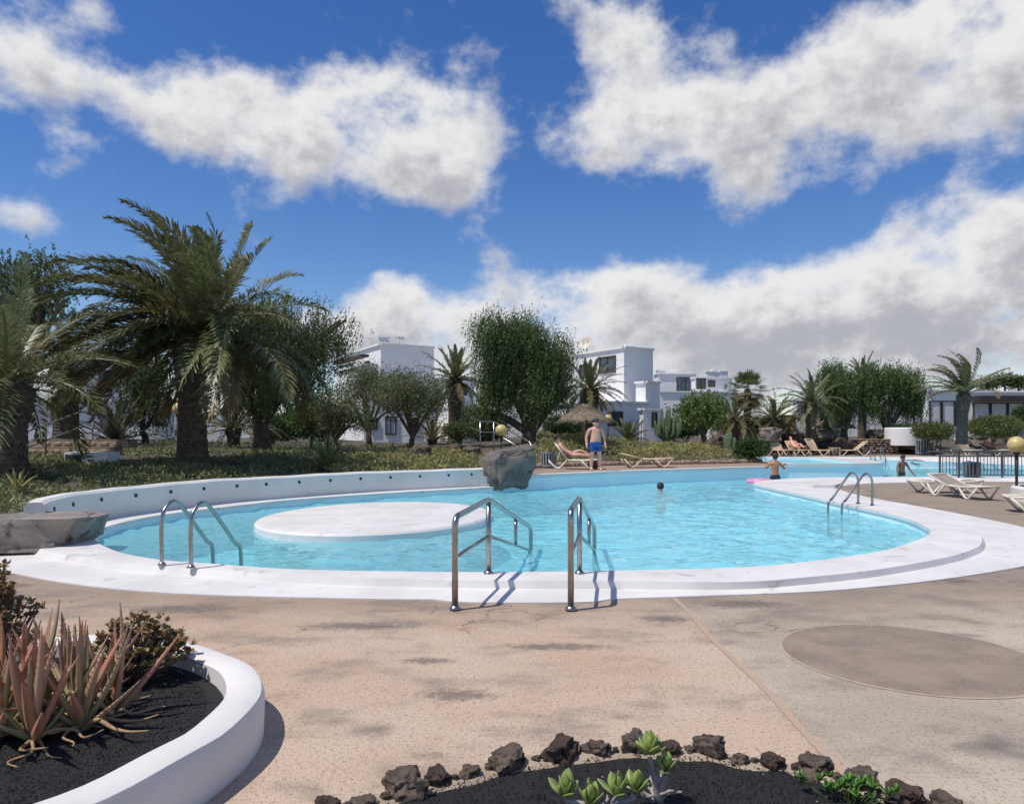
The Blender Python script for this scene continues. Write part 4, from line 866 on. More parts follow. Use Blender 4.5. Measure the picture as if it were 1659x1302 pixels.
# patches of white plaster closing the gaps at both ends of the wall
b = MB(); b.prism([(-8.6, 9.8), (-7.6, 9.66), (-6.5, 9.98), (-5.93, 10.5), (-6.35, 11.4), (-7.4, 11.2), (-8.6, 10.6)], -.1, RZ - .006); tag(b.build('plaster_footing', APRON), kind='structure')
b = MB(); b.prism([(-.9, 21.0), (-.12, 21.36), (.2, 21.5), (.75, 21.95), (1.0, 25.0), (.4, 25.3), (-1.0, 22.4)], -.1, FZ - .012); tag(b.build('boulder_footing', WHITE), kind='structure')

# long white boundary walls that close the gaps between the houses
for (pa, pb, yt, Y, lab) in ((270, 600, 676, 50, 'long white boundary wall far behind the spreading pepper tree'), (690, 900, 672, 52, 'white boundary wall far behind the big pepper tree'), (1050, 1160, 668, 60, 'white boundary wall before the far house with chimneys'), (-80, 30, 660, 36, 'white boundary wall at the left edge behind the palms')):
    A, B = P(pa, yt, Y), P(pb, yt, Y); A.z = B.z = 0; zt = P(pa, yt, Y).z; b = MB().prism([(A.x, Y), (B.x, Y + .6), (B.x, Y + .9), (A.x, Y + .3)], .8, zt)
    tag(b.build('boundary_wall', BW, base=(A.x, Y, .8)), lab, 'wall', 'boundary walls')
for k, (px, Y, rx, rz, lab) in enumerate(((460, 40, 40, 22, 'dark hedge bush behind the agave'), (520, 41, 40, 20, 'dark bush behind the small yellow-green tree'), (330, 38, 40, 26, 'dark bush behind the low pale palm'), (790, 40, 36, 22, 'dark bush left behind the big pepper tree'), (1110, 44, 30, 14, 'low bush behind the flat-topped tree'), (1230, 46, 40, 16, 'bush under the palm cluster'))):
    shrub(px, 692, Y, rx, rz, lab, PEP2 if k % 2 else DKG, 420, 160 + k, .14, .04)
# ------------------------------------------------------------------ steel rails, ladders, fence
def fillet(pts, r=.09, n=5):
    pts = [Vector(p) for p in pts]; out = [pts[0]]
    for a, b_, c in zip(pts, pts[1:], pts[2:]):
        u, v = (a - b_), (c - b_); rr = min(r, u.length * .45, v.length * .45); p, q = b_ + u.normalized() * rr, b_ + v.normalized() * rr
        for k in range(n + 1): t_ = k / n; out.append(p * (1 - t_) ** 2 + b_ * 2 * t_ * (1 - t_) + q * t_ ** 2)
    return out + [pts[-1]]
def flange(p, r): return MB().lathe([(r * 1.9, 0), (r * 1.9, .012), (r * 1.2, .03), (r * 1.02, .034)], p, n=16)
def pool_rail(A, B, hA, hB, D, label):
    A, B, D = map(Vector, (A, B, D)); t = thing('pool_handrail', A, label, 'handrail', 'handrails of the pool entry'); r = .029; up = Vector((0, 0, 1))
    At, Bt = A + up * hA, B + up * hB; Dt, Db = D + up * .31, D + up * -.02; C = B.lerp(D, .57); Ct = Bt.lerp(Dt, .57)
    Am, Bm = A + up * (hA * .56), B + up * (hB - .39)
    MB().tube(fillet([A, At, Bt, Bt.lerp(Dt, .5), Dt, Db - up * .6], .1), r, n=12).build('top_rail', STEEL, t, base=A, smooth=True)
    MB().tube([B, Bt - up * r], r * .95, n=12).build('post', STEEL, t, base=A, smooth=True)
    MB().tube([Bm.lerp(Db, .57), Ct - up * r], r * .8, n=10).build('post', STEEL, t, base=A, smooth=True)
    MB().tube([Am, Bm], r * .62, n=10).build('middle_rail', STEEL, t, base=A, smooth=True); MB().tube([Bm, Db], r * .62, n=10).build('middle_rail', STEEL, t, base=A, smooth=True)
    flange(A, r).build('flange', STEEL, t, base=A, smooth=True); flange(B, r).build('flange', STEEL, t, base=A, smooth=True)
pool_rail((-.52, 6.76, .012), (-.25, 7.9, RZ), .835, .79, (.27, 10.6, WZ), 'left steel handrail at the pool entry steps')
pool_rail((.535, 6.74, .012), (.72, 7.9, RZ), .90, .80, (1.18, 10.6, WZ), 'right steel handrail at the pool entry steps')
def ladder(feet, ends, h, label, name='pool_ladder', r=.024):
    base = Vector(feet[0]); t = thing(name, base, label, 'ladder', 'steel pool ladders')
    for f, e_ in zip(feet, ends):
        f, e_ = Vector(f), Vector(e_); dirn = (e_ - f); dirn.z = 0; L = dirn.length; u = dirn.normalized()
        p = [f, f + Vector((0, 0, h * .72)), f + u * L * .10 + Vector((0, 0, h * .95)), f + u * L * .24 + Vector((0, 0, h)), f + u * L * .4 + Vector((0, 0, h * .86)), f + u * L * .86 + Vector((0, 0, h * .24)), f + u * L + Vector((0, 0, h * .04)), f + u * L + Vector((0, 0, -.65))]
        MB().tube(catmull(p, 6), r, n=10).build('rail', STEEL, t, base=base, smooth=True); flange(f, r).build('flange', STEEL, t, base=base, smooth=True)
    for k in range(2):
        a, b_ = Vector(ends[0]), Vector(ends[1]); z = -.22 - .25 * k; MB().beam((a.x, a.y, z), (b_.x, b_.y, z), .09, .03).build('tread', STEEL, t, base=base)
ladder([(-3.98, 8.42, RZ), (-3.57, 8.24, RZ)], [(-3.78, 9.35, 0), (-3.37, 9.2, 0)], .70, 'steel pool ladder in front of the round platform at the left')
ladder([(7.43, 15.9, RZ), (7.56, 15.55, RZ)], [(6.6, 15.45, 0), (6.73, 15.1, 0)], .66, 'steel pool ladder on the right side of the main pool')
ladder([(18.0, 37.2, .4), (18.5, 37.2, .4)], [(17.75, 36.2, 0), (18.25, 36.2, 0)], .62, 'small pale ladder at the far side of the right-hand pool')
def railing(name, label, rails, posts, r=.025, m=None, cat='railing'):
    base = Vector(posts[0][0]); t = thing(name, base, label, cat)
    for pts in rails: MB().tube(fillet(pts, .12), r, n=8).build('rail', m or STEEL, t, base=base, smooth=True)
    for a, b_ in posts: MB().tube([a, b_], r, n=8).build('post', m or STEEL, t, base=base, smooth=True)
def zg(v): return Vector((v.x, v.y, garden(v.x, v.y) if not inside(HARD, v.x, v.y) else FZ))
q = [P(762, 676, 28.5), P(778, 683, 27.2), P(800, 683, 26.3), P(860, 717, 24.6)]; lo = [v + Vector((0, 0, -.38)) for v in q]
railing('stair_railing', 'steel railing of the garden stairs behind the big boulder', [q + [zg(q[3])], lo], [(zg(v) - Vector((0, 0, .05)), v) for v in (q[1], q[2], q[3])])
q = [P(31, 703, 19.6), P(74, 688, 19.8), P(134, 666, 20.8), P(150, 672, 21.2)]; lo = [v + Vector((0, 0, -.42)) for v in q]
railing('stair_railing', 'steel railing beside the stone steps at the left', [q, lo], [(zg(v) - Vector((0, 0, .05)), v) for v in (q[0], q[1], q[3])], m=mat('grey_painted_steel', (.20, .20, .20), rough=.5, metal=.4))
q = [P(1345, 681, 47), P(1390, 681, 47)]; railing('white_balustrade', 'short white railing beside the far thatched parasol', [q, [v + Vector((0, 0, -.3)) for v in q]], [(P(x, 681, 47) + Vector((0, 0, -.9)), P(x, 681, 47)) for x in (1345, 1356, 1367, 1378, 1390)], m=BW)
# fence of upright bars on the spit
FEN = mat('grey_fence', (.13, .13, .135), (.09, .09, .095), rough=.5, metal=.3)
t = thing('bar_fence', (14.7, 25.45, RZ), 'grey metal fence of upright bars with a taller gate frame by the right-hand pool', 'fence'); base = t.location.copy(); yf = 25.45
for z in (RZ + .1, RZ + .74): MB().beam((14.7, yf, z), (17.9, yf, z), .035, .035).build('fence_rail', FEN, t, base=base)
MB().beam((14.3, yf, 1.02), (16.9, yf, 1.02), .07, .06).build('top_beam', FEN, t, base=base)
for x in (14.7, 15.35, 16.0, 16.85): MB().beam((x, yf, RZ - .01), (x, yf, .99), .05, .05).build('post', FEN, t, base=base)
bm_ = MB().beam((0, 0, 0), (0, 0, .64), .018, .018).mesh('bar'); bm_.materials.append(FEN)
for k in range(27): o = bpy.data.objects.new('bar', bm_); link(o, t); o.location = (.1 + k * .118, 0, .1)
# ------------------------------------------------------------------ lamps
GLOBE = mat('cream_globe', (.60, .48, .20), (.54, .42, .17), rough=.35, scale=2); POLE = mat('lamp_pole', (.05, .05, .052), rough=.45, metal=.5)
def lamp(px, py, Y, label, r=.2, base=None):
    c = P(px, py, Y); b0 = base or zg(c); b0 = Vector((c.x, c.y, b0.z if isinstance(b0, Vector) else b0)); t = thing('globe_lamp', b0, label, 'lamp', 'globe lamps of the garden')
    b = MB(); b.lathe([(r * math.sin(math.pi * k / 14) + .001, -r * math.cos(math.pi * k / 14)) for k in range(15)], c, n=24); b.build('globe', GLOBE, t, base=b0, smooth=True)
    MB().tube([b0 - Vector((0, 0, .05)), c - Vector((0, 0, r * .9))], .032, n=10).build('pole', POLE, t, base=b0, smooth=True)
    MB().lathe([(.05, 0), (.085, .06), (.085, .1)], c - Vector((0, 0, r + .06)), n=14).build('collar', POLE, t, base=b0, smooth=True)
lamp(812, 697, 24.8, 'cream globe lamp above the big basalt boulder'); lamp(288, 662, 25, 'cream globe lamp half hidden by the largest palm trunk'); lamp(985, 678, 36, 'cream globe lamp right of the thatched parasol')
lamp(1355, 654, 43, 'cream globe lamp before the weeping pepper trees'); lamp(1524, 704, 40.6, 'cream globe lamp on a short pole left of the wind-bent palm', base=IZ); lamp(1647, 720, 18.3, 'large cream globe lamp at the right edge', base=.3); lamp(411, 662, 30.5, 'globe lamp under the spreading pepper tree')
# ------------------------------------------------------------------ thatched parasols
THATCH = mat('straw_thatch', (.23, .185, .13), (.15, .12, .085), rough=.95, scale=7, c3=(.31, .26, .19), s3=25, lo3=.55, hi3=.7)
def parasol(px, Y, ytop, yeave, rad, label, seed):
    c = P(px, ytop, Y); b0 = zg(c); t = thing('thatched_parasol', b0, label, 'parasol', 'thatched parasols'); H = c.z - P(px, yeave, Y).z; ze = P(px, yeave, Y).z - b0.z; rg = np.random.default_rng(seed)
    MB().tube([(0, 0, -.05), (0, 0, ze + H * .8)], .045, n=8).build('pole', mat('pale_pole', (.30, .27, .23), rough=.7), t)
    b = MB().lathe([(rad * .97, ze - .02), (rad * .99, ze + .05), (rad * .62, ze + H * .5), (rad * .25, ze + H * .86), (.03, ze + H)], n=32, fn=lambda a, z, i, j: 1 + .02 * math.sin(a * 9 + i)); cone = b.build('thatch', THATCH, t, auto=60)
    n = 2600; a = rg.uniform(0, 2 * math.pi, n); s = rg.uniform(.05, 1, n) ** .6; rr = rad * s; z = ze + H * (1 - s) * (1 + .25 * (1 - s)) + .03
    p = np.stack([rr * np.cos(a), rr * np.sin(a), z], 1); D = unit(np.stack([np.cos(a), np.sin(a), -H / rad * np.ones(n)], 1) + rg.normal(0, .12, (n, 3))); W = np.stack([-np.sin(a), np.cos(a), 0 * a], 1) * .012
    ln = rg.uniform(.15, .32, (n, 1)); np_mesh('straw', np.stack([p - W, p + W, p + D * ln + W * .5, p + D * ln - W * .5], 1), 4, THATCH, cone)
parasol(947, 30.5, 655, 682, 1.08, 'thatched parasol over the far deck behind the standing man', 3); parasol(1345, 44, 672, 693, 1.4, 'wide thatched parasol on the lava slope at the right', 4)
# ------------------------------------------------------------------ sun loungers
PLAST = mat('white_plastic', (.72, .67, .57), (.66, .61, .52), rough=.4, scale=3); CREAM = mat('cream_plastic', (.66, .52, .36), (.58, .45, .31), rough=.45, scale=3); SLING = mat('taupe_sling', (.30, .26, .21), (.25, .215, .175), rough=.8, scale=8); SLC = mat('tan_sling', (.50, .38, .26), (.44, .33, .22), rough=.8, scale=8)
def lounger(loc, rz, back, label, frame=None, sling=None, group='sun loungers'):
    """head end at -x; V-shaped legs, sling bed, hinged backrest"""
    fm, sm_ = frame or PLAST, sling or SLING; t = thing('sun_lounger', loc, label, 'sun lounger', group, rz, .93)
    b = MB()
    for s in (-1, 1): b.tube(fillet([(-.95 if back < 10 else -.25, s * .31, .33), (.3, s * .31, .31), (.95, s * .31, .36)], .3), .028, n=7)
    b.beam((.95, -.31, .36), (.95, .31, .36), .05, .045).beam((-.25, -.31, .325), (-.25, .31, .325), .04, .035); b.build('frame', fm, t, smooth=True)
    for s in (-1, 1):
        for xx in (-.62, .58): MB().tube(fillet([(xx - .34, s * .31, .33), (xx - .06, s * .33, .03), (xx + .06, s * .33, .03), (xx + .34, s * .31, .325)], .08), .03, n=7).build('leg', fm, t, smooth=True)
    rows = [[Vector((x, -.28, z)), Vector((x, 0, z - .035)), Vector((x, .28, z))] for x, z in ((-.25, .335), (.1, .325), (.4, .325), (.7, .34), (.94, .37))]
    b = MB().loft(rows); b.loft([[v - Vector((0, 0, .015)) for v in r_] for r_ in rows]); b.build('bed', sm_, t)
    c, s_a = math.cos(R(back)), math.sin(R(back)); pv = Vector((-.25, 0, .34)); M = lambda l, y, k=0: pv + Vector((-l * c - k * s_a, y, l * s_a - k * c))
    br = MB(); 
    for s in (-1, 1): br.tube([M(0, s * .31), M(.75, s * .31)], .027, n=7)
    br.tube([M(.75, -.31), M(.75, .31)], .027, n=7); o = br.build('backrest', fm, t, smooth=True)
    MB().loft([[M(l, -.285), M(l, 0, .03), M(l, .285)] for l in (.0, .35, .74)]).build('sling', sm_, o)
    if back > 10: MB().tube([M(.45, -.28), (-.62, -.28, .33)], .016, n=6).tube([M(.45, .28), (-.62, .28, .33)], .016, n=6).build('strut', fm, o)
    return t
lounger((2.15, 25.35, FZ + .01), R(-6), 52, 'white sun lounger with raised taupe back behind the standing man')
lounger((4.85, 26.6, FZ + .01), R(4), 14, 'pale sun lounger with flat bed right of the standing man', CREAM)
lounger((12.0, 20.5, .0), R(3), 0, 'white sun lounger lying flat, seen from the side at the right'); lounger((11.45, 18.85, .0), R(-82), 20, 'white sun lounger seen from its foot end beside the right planter'); lounger((11.2, 15.2, 0), R(-20), 0, 'white sun lounger cut by the right edge of the picture')
for px, rz, bk, lab in ((1264, -80, 45, 'tan sun lounger, leftmost on the far terrace'), (1291, -85, 40, 'tan sun lounger with a resting bather on the far terrace'), (1326, -60, 55, 'tan sun lounger left of the little terrace table'), (1378, 175, 40, 'tan sun lounger before the stone wall'), (1566, -90, 60, 'white sun lounger with upright back on the far right terrace'), (1612, -85, 30, 'white sun lounger under the pink bather at the far right')):
    lounger(((px - CX) / F * 38.9, 38.9, IZ + .008), R(rz), bk, lab, PLAST if px > 1500 else CREAM, SLING if px > 1500 else SLC)
t = thing('side_table', ((1352 - CX) / F * 38.8, 38.8, IZ + .008), 'small square table between the terrace sun loungers', 'table')
MB().box((0, 0, .42), (.45, .45, .04)).build('table_top', CREAM, t)
for sx in (-1, 1):
    for sy in (-1, 1): MB().box((sx * .19, sy * .19, .2), (.05, .05, .4)).build('leg', CREAM, t)
# ------------------------------------------------------------------ bins, box
def bin_(loc, r, h, label, m, rim):
    t = thing('litter_bin', loc, label, 'bin', 'litter bins')
    MB().lathe([(r * .9, .03), (r * .9, h * .97), (r * .84, h * .97), (r * .84, .06)], n=20).build('liner', mat('dark_bin', (.06, .065, .07), rough=.6), t, smooth=False)
    sl = MB().box((0, 0, h / 2), (.045, .018, h * .9)).mesh('slat'); sl.materials.append(m)
    for k in range(16):
        a = 2 * math.pi * k / 16; o = bpy.data.objects.new('slat', sl); link(o, t); o.location = (r * math.cos(a), r * math.sin(a), .02); o.rotation_euler = (0, 0, a + math.pi / 2)
    for z in (h * .12, h * .93): MB().lathe([(r * 1.02, 0), (r * 1.06, 0), (r * 1.06, .05), (r * 1.02, .05)], (0, 0, z), n=24, caps=False).build('hoop', rim, t)
GB = mat('grey_slat', (.30, .33, .36), (.25, .28, .31), rough=.6, scale=3); BB = mat('blue_rim', (.06, .16, .38), rough=.5)
bin_((1.28, 25.9, FZ + .01), .26, .56, 'grey slatted litter bin left of the white sun lounger', GB, GB); bin_(((1495 - CX) / F * 40.2, 40.2, IZ + .01), .34, .85, 'grey litter bin on the far terrace', GB, GB); bin_((16.0, 25.78, RZ), .27, .52, 'blue-rimmed litter bin behind the bar fence', GB, BB)
bx_ = gpos(150, 18.7, -.03); t = thing('pump_box', bx_, 'white louvred pump housing in the garden left of the palm trunk', 'housing')
MB().box((0, 0, .2), (1.08, .6, .4)).build('body', BW, t); MB().box((-.3, -.302, .19), (.42, .02, .3)).build('opening', DARKF, t)
for k in range(3): MB().box((.12, -.303, .29 - .09 * k), (.14, .02, .035)).build('louvre', DARKF, t)
# ------------------------------------------------------------------ people: one skinned body each
SKIN1 = mat('fair_skin', (.64, .33, .24), (.66, .38, .28), rough=.55, scale=5); SKIN2 = mat('tanned_skin', (.46, .22, .12), (.40, .19, .10), rough=.5, scale=5); SKIN3 = mat('brown_skin', (.25, .12, .07), (.21, .10, .06), rough=.45, scale=5)
HAIR = mat('dark_hair', (.015, .012, .012), (.03, .022, .018), rough=.7, scale=30); 
def skin_mesh(verts, edges, name):
    """verts: {key: (pos, radius)}; first key is the root"""
    keys = list(verts); me = bpy.data.meshes.new(name); me.from_pydata([tuple(verts[k][0]) for k in keys], [(keys.index(a), keys.index(b_)) for a, b_ in edges], [])
    o = bpy.data.objects.new('tmp', me); COL.objects.link(o); m = o.modifiers.new('s', 'SKIN'); m.use_smooth_shade = True
    for i, k in enumerate(keys):
        r_ = verts[k][1]; me.skin_vertices[0].data[i].radius = r_ if isinstance(r_, tuple) else (r_, r_)
    me.skin_vertices[0].data[0].use_root = True; m2 = o.modifiers.new('d', 'SUBSURF'); m2.levels = m2.render_levels = 2
    dg = bpy.context.evaluated_depsgraph_get(); out = bpy.data.meshes.new_from_object(o.evaluated_get(dg)); bpy.data.objects.remove(o); bpy.data.meshes.remove(me); out.name = name; return out
def person(loc, rz, pose, label, skin, shorts, h=1.72, belly=1.0, short_len=.55, hair=True, arms=((.10, -.02), (.10, -.02)), lean=0.0, head_yaw=0.0):
    """standing figure about h tall facing -Y before rotation; pose gives hand targets"""
    k = h / 1.72; V = lambda x, y, z: Vector((x, y - lean * max(0, z - .9), z)) * k; v = {}; e = []
    v['pel'] = (V(0, 0, .93), (.135 * belly * k, .115 * belly * k)); v['wst'] = (V(0, -.01, 1.08), (.125 * belly * k, .11 * belly * k)); v['chs'] = (V(0, .0, 1.28), (.15 * k, .11 * k)); v['shc'] = (V(0, .015, 1.405), (.11 * k, .075 * k)); v['nck'] = (V(0, .005, 1.475), .052 * k)
    v['jaw'] = (V(0, -.015, 1.545), .07 * k); v['hd'] = (V(0, -.005, 1.63), .088 * k); v['top'] = (V(0, .01, 1.685), .062 * k); v['nose'] = (V(0, -.098, 1.60), .013 * k)
    e += [('pel', 'wst'), ('wst', 'chs'), ('chs', 'shc'), ('shc', 'nck'), ('nck', 'jaw'), ('jaw', 'hd'), ('hd', 'top'), ('hd', 'nose')]
    for s, nm in ((-1, 'a'), (1, 'b')):
        v['ear' + nm] = (V(s * .088, .005, 1.605), .016 * k); e.append(('hd', 'ear' + nm))
        el, ha = pose[0 if s < 0 else 1]
        v['sh' + nm] = (V(s * .175, .015, 1.385), .062 * k); v['el' + nm] = (V(*el), .045 * k); v['wr' + nm] = (V(*ha), .030 * k); d = (V(*ha) - V(*el)).normalized(); side = Vector((0, -1, 0)) - d * d.dot(Vector((0, -1, 0))); side.normalize() if side.length > .1 else None
        pm = V(*ha) + d * .05 * k; v['pm' + nm] = (pm, (.036 * k, .02 * k)); e += [('shc', 'sh' + nm), ('sh' + nm, 'el' + nm), ('el' + nm, 'wr' + nm), ('wr' + nm, 'pm' + nm)]
        for j in range(4):
            kk = 'f%d' % j + nm; off = side * (.028 - .019 * j) * k; v[kk] = (pm + off + d * (.065 + .012 * (1 if j in (1, 2) else 0)) * k, .0095 * k); e.append(('pm' + nm, kk))
        v['th' + nm] = (V(*ha) + side * .05 * k + d * .035 * k, .011 * k); e.append(('wr' + nm, 'th' + nm))
        v['hp' + nm] = (V(s * .095, 0, .86), .095 * k); v['kn' + nm] = (V(s * .11, -.015, .49), .062 * k); v['cf' + nm] = (V(s * .115, .02, .33), .058 * k); v['an' + nm] = (V(s * .12, .02, .09), .038 * k); v['ft' + nm] = (V(s * .135, -.13, .035), (.035 * k, .028 * k))
        e += [('pel', 'hp' + nm), ('hp' + nm, 'kn' + nm), ('kn' + nm, 'cf' + nm), ('cf' + nm, 'an' + nm), ('an' + nm, 'ft' + nm)]
    t = thing('person', loc, label, 'person', None, rz)
    me = skin_mesh(v, e, 'body'); me.materials.append(skin); link(bpy.data.objects.new('body', me), t)
    sv = {'p': (V(0, 0, .96), (.150 * belly * k, .13 * belly * k)), 'w': (V(0, -.005, 1.03), (.143 * belly * k, .127 * belly * k))}; se = [('p', 'w')]
    for s, nm in ((-1, 'a'), (1, 'b')):
        z_end = .86 - short_len * .37; sv['h' + nm] = (V(s * .095, 0, .86), .112 * k); sv['k' + nm] = (V(s * .112, -.008, z_end), .098 * k); se += [('p', 'h' + nm), ('h' + nm, 'k' + nm)]
    sm_ = skin_mesh(sv, se, 'swim_shorts'); sm_.materials.append(shorts); link(bpy.data.objects.new('swim_shorts', sm_), t)
    hb_ = MB().lathe([(.108 * math.sin(math.pi * i / 10) + .001, .112 * math.cos(math.pi * i / 10)) for i in range(9)], n=18); hv = []
    for x, y, z in hb_.v:
        y *= 1.1
        if y < -.03: z = max(z, .006)
        if abs(x) > .07 and y < .03: z = max(z, -.01)
        hv.append(tuple(V(x, y + .012, 1.648 + z)))
    hb_.v = hv; hb_.build('hair', HAIR, t, smooth=True)
    return t
DOWN = (((-.26, .03, 1.12), (-.27, -.04, .88)), ((.26, .03, 1.12), (.27, -.04, .88)))
BLUE = mat('blue_shorts', (.015, .07, .27), (.02, .09, .33), rough=.75, scale=6); NAVY = mat('navy_shorts', (.012, .016, .035), (.02, .025, .045), rough=.7, scale=6); OLIVE = mat('olive_shorts', (.03, .035, .02), rough=.7)
person((2.70, 23.95, FZ + .012), R(12), DOWN, 'sturdy bare-chested person in blue swim shorts standing at the far pool edge', SKIN1, BLUE, 1.66, 1.22, .66).scale = (1.2, 1.15, 1)
person((9.15, 25.75, FLOOR), R(176), (((-.34, -.05, 1.18), (-.36, -.28, 1.28)), ((.32, -.08, 1.2), (.12, -.26, 1.42))), 'bather in dark shorts seen from behind, hands raised, behind the white spit', SKIN2, NAVY, 1.68, .92, .5)
person(((1460 - CX) / F * 29.6, 29.6, FLOOR), R(8), (((-.30, -.10, 1.10), (-.34, -.26, .86)), ((.32, -.10, 1.10), (.42, -.30, .86))), 'dark-haired bather wading waist-deep in the right-hand pool', SKIN3, OLIVE, 1.52, 1.0, .5, lean=.18)
person(((1634 - CX) / F * 40.0, 40.0, IZ + .01), R(-20), DOWN, 'bare-chested person standing on the far right terrace', SKIN1, mat('red_shorts', (.25, .07, .05), rough=.7), 1.62, 1.0, .5)
def lying(loc, rz, back, label, skin, suit):
    """reclining figure on a lounger, head towards -x"""
    c, s = math.cos(R(back)), math.sin(R(back)); pv = Vector((-.25, 0, .45)); M = lambda l, y, u=0: pv + Vector((-l * c + u * s, y, l * s + u * c)); v = {}; e = []
    v['pel'] = (pv, (.13, .1)); v['wst'] = (M(.16, 0, .02), (.12, .09)); v['chs'] = (M(.36, 0, .03), (.14, .095)); v['nck'] = (M(.54, 0, .04), .05); v['hd'] = (M(.68, 0, .08), .088); v['top'] = (M(.76, 0, .08), .06)
    e += [('pel', 'wst'), ('wst', 'chs'), ('chs', 'nck'), ('nck', 'hd'), ('hd', 'top')]
    for sg, n in ((-1, 'a'), (1, 'b')):
        v['sh' + n] = (M(.46, sg * .17, .03), .055); v['el' + n] = (M(.24, sg * .25, .02), .042); v['ha' + n] = (M(.04, sg * .2, .09), .032); v['kn' + n] = (pv + Vector((.43, sg * .1, .04 + .14 * (sg > 0))), .062); v['an' + n] = (pv + Vector((.82, sg * .1, -.01)), .038); v['ft' + n] = (pv + Vector((.9, sg * .11, .1)), .03)
        e += [('chs', 'sh' + n), ('sh' + n, 'el' + n), ('el' + n, 'ha' + n), ('pel', 'kn' + n), ('kn' + n, 'an' + n), ('an' + n, 'ft' + n)]
    t = thing('person', loc, label, 'person', None, rz); me = skin_mesh(v, e, 'body'); me.materials.append(skin); link(bpy.data.objects.new('body', me), t)
    m_ = skin_mesh({'a': (pv + Vector((.06, 0, 0)), (.145, .115)), 'b': (M(.1, 0, .01), (.138, .108))}, [('a', 'b')], 'swimwear'); m_.materials.append(suit); link(bpy.data.objects.new('swimwear', m_), t)
    MB().rock(M(.73, 0, .07), (.2, .2, .2), 2, 2, .08).build('hair', HAIR, t, smooth=True)
PINK = mat('pink_swimwear', (.55, .10, .16), (.48, .08, .13), rough=.7, scale=5)
lying((2.15, 25.35, FZ + .01), R(-6), 52, 'person in pink swimwear resting on the white lounger behind the standing man', SKIN1, PINK)
lying(((1291 - CX) / F * 38.9, 38.9, IZ + .008), R(-85), 40, 'person resting on a tan lounger on the far terrace', SKIN1, mat('pale_swimwear', (.6, .5, .45), rough=.7)); lying(((1612 - CX) / F * 38.9, 38.9, IZ + .008), R(-85), 30, 'sunburnt person lying on the far right terrace', SKIN1, PINK)
def swimmer(px, py, label, skin, rz=0.0, face=True):
    c = G(px, py, WZ); t = thing('person', (c.x, c.y, WZ - .55), label, 'person', None, rz); v = {'chs': ((0, 0, .18), (.15, .11)), 'wst': ((0, .08, -.1), (.12, .1)), 'shc': ((0, 0, .42), (.11, .08)), 'nck': ((0, 0, .54), .052), 'jaw': ((0, -.02, .62), .07), 'hd': ((0, -.01, .71), .088), 'top': ((0, .01, .765), .062), 'nose': ((0, -.1, .68), .013)}
    e = [('chs', 'wst'), ('chs', 'shc'), ('shc', 'nck'), ('nck', 'jaw'), ('jaw', 'hd'), ('hd', 'top'), ('hd', 'nose')]
    for sg, n in ((-1, 'a'), (1, 'b')): v['sh' + n] = ((sg * .17, 0, .41), .06); v['el' + n] = ((sg * .36, -.12, .3), .045); v['ha' + n] = ((sg * .42, -.34, .36), .033); v['ear' + n] = ((sg * .088, .005, .69), .016); e += [('shc', 'sh' + n), ('sh' + n, 'el' + n), ('el' + n, 'ha' + n), ('hd', 'ear' + n)]
    me = skin_mesh(v, e, 'body'); me.materials.append(skin); link(bpy.data.objects.new('body', me), t)
    h = MB().lathe([(.001, .1), (.05, .093), (.088, .055), (.1, .0), (.097, -.05), (.07, -.09)], n=16); h.v = [(x, y * 1.12 + .02, z + .735) for x, y, z in h.v]; h.build('hair', HAIR, t, smooth=True); return t
swimmer(1070, 797, 'dark-haired swimmer up to the neck in the middle of the pool', SKIN1, R(170)); swimmer(1238, 781.5, 'child swimmer with a pink ring at the tip of the white spit', SKIN1, R(200)).scale = (.8, .8, .8)
c = G(1233, 782, WZ); b = MB(); ringp = [(c.x - .05 + .34 * math.cos(a), c.y + .34 * math.sin(a), WZ + .05) for a in np.linspace(0, 2 * math.pi, 25)]; b.tube(ringp, .09, n=10, caps=False); tag(b.build('swim_ring', mat('pink_vinyl', (.75, .22, .38), (.7, .35, .5), rough=.3, scale=6), base=(c.x, c.y, WZ), smooth=True), 'pink inflatable swim ring afloat at the tip of the spit', 'swim ring')
bt = MB().rock((2.75, 25.05, FZ + .17), (.42, .3, .34), 4, 3, .14); tag(bt.build('bag', mat('black_cloth', (.012, .012, .014), rough=.8), base=(2.75, 25.05, FZ)), 'black bag under the white sun lounger behind the standing man', 'bag')
# planter at the right edge
pl = (13.65, 17.6, 0); t = thing('round_planter', pl, 'white raised planter with spiky plants round the large lamp at the right edge', 'planter')
MB().lathe([(1.52, 0), (1.5, .3), (1.46, .34), (1.32, .34), (1.3, .26)], n=48).build('planter_wall', WHITE, t, auto=35); MB().lathe([(.01, .28), (1.31, .28)], n=32, caps=False).build('soil', SOIL, t)
np_mesh('ground_cover', crown_quads([(-.2, 0, .34, 1.0, 1.0, .1)], 200, 12, .1, .02, 0, 91, .08), 4, GC1, t)
# ------------------------------------------------------------------ foreground: white planter with aloes, lava-edged bed
GRAV = mat('black_volcanic_gravel', (.011, .011, .012), (.022, .021, .021), rough=.9, scale=60, bump=1.0, bscale=170, dist=.012, c3=(.045, .043, .043), s3=190, lo3=.58, hi3=.68)
def pebbles(name, parent, pts, m, s0, s1, seed):
    rg = np.random.default_rng(seed); p = np.array(pts); n = len(p); r = rg.uniform(s0, s1, n)[:, None, None]
    T = np.array([[0, 0, .55], [.94, 0, -.33], [-.47, .82, -.33], [-.47, -.82, -.33]]); J = T[None] * r + rg.normal(0, .25, (n, 4, 3)) * r + p[:, None]
    F_ = [(0, 1, 2), (0, 2, 3), (0, 3, 1), (1, 3, 2)]; o = np_mesh(name, np.concatenate([J[:, f] for f in F_]), 3, m, parent); o['kind'] = 'stuff'; return o
PCX, PCY, PR = -2.87, 3.45, 1.56
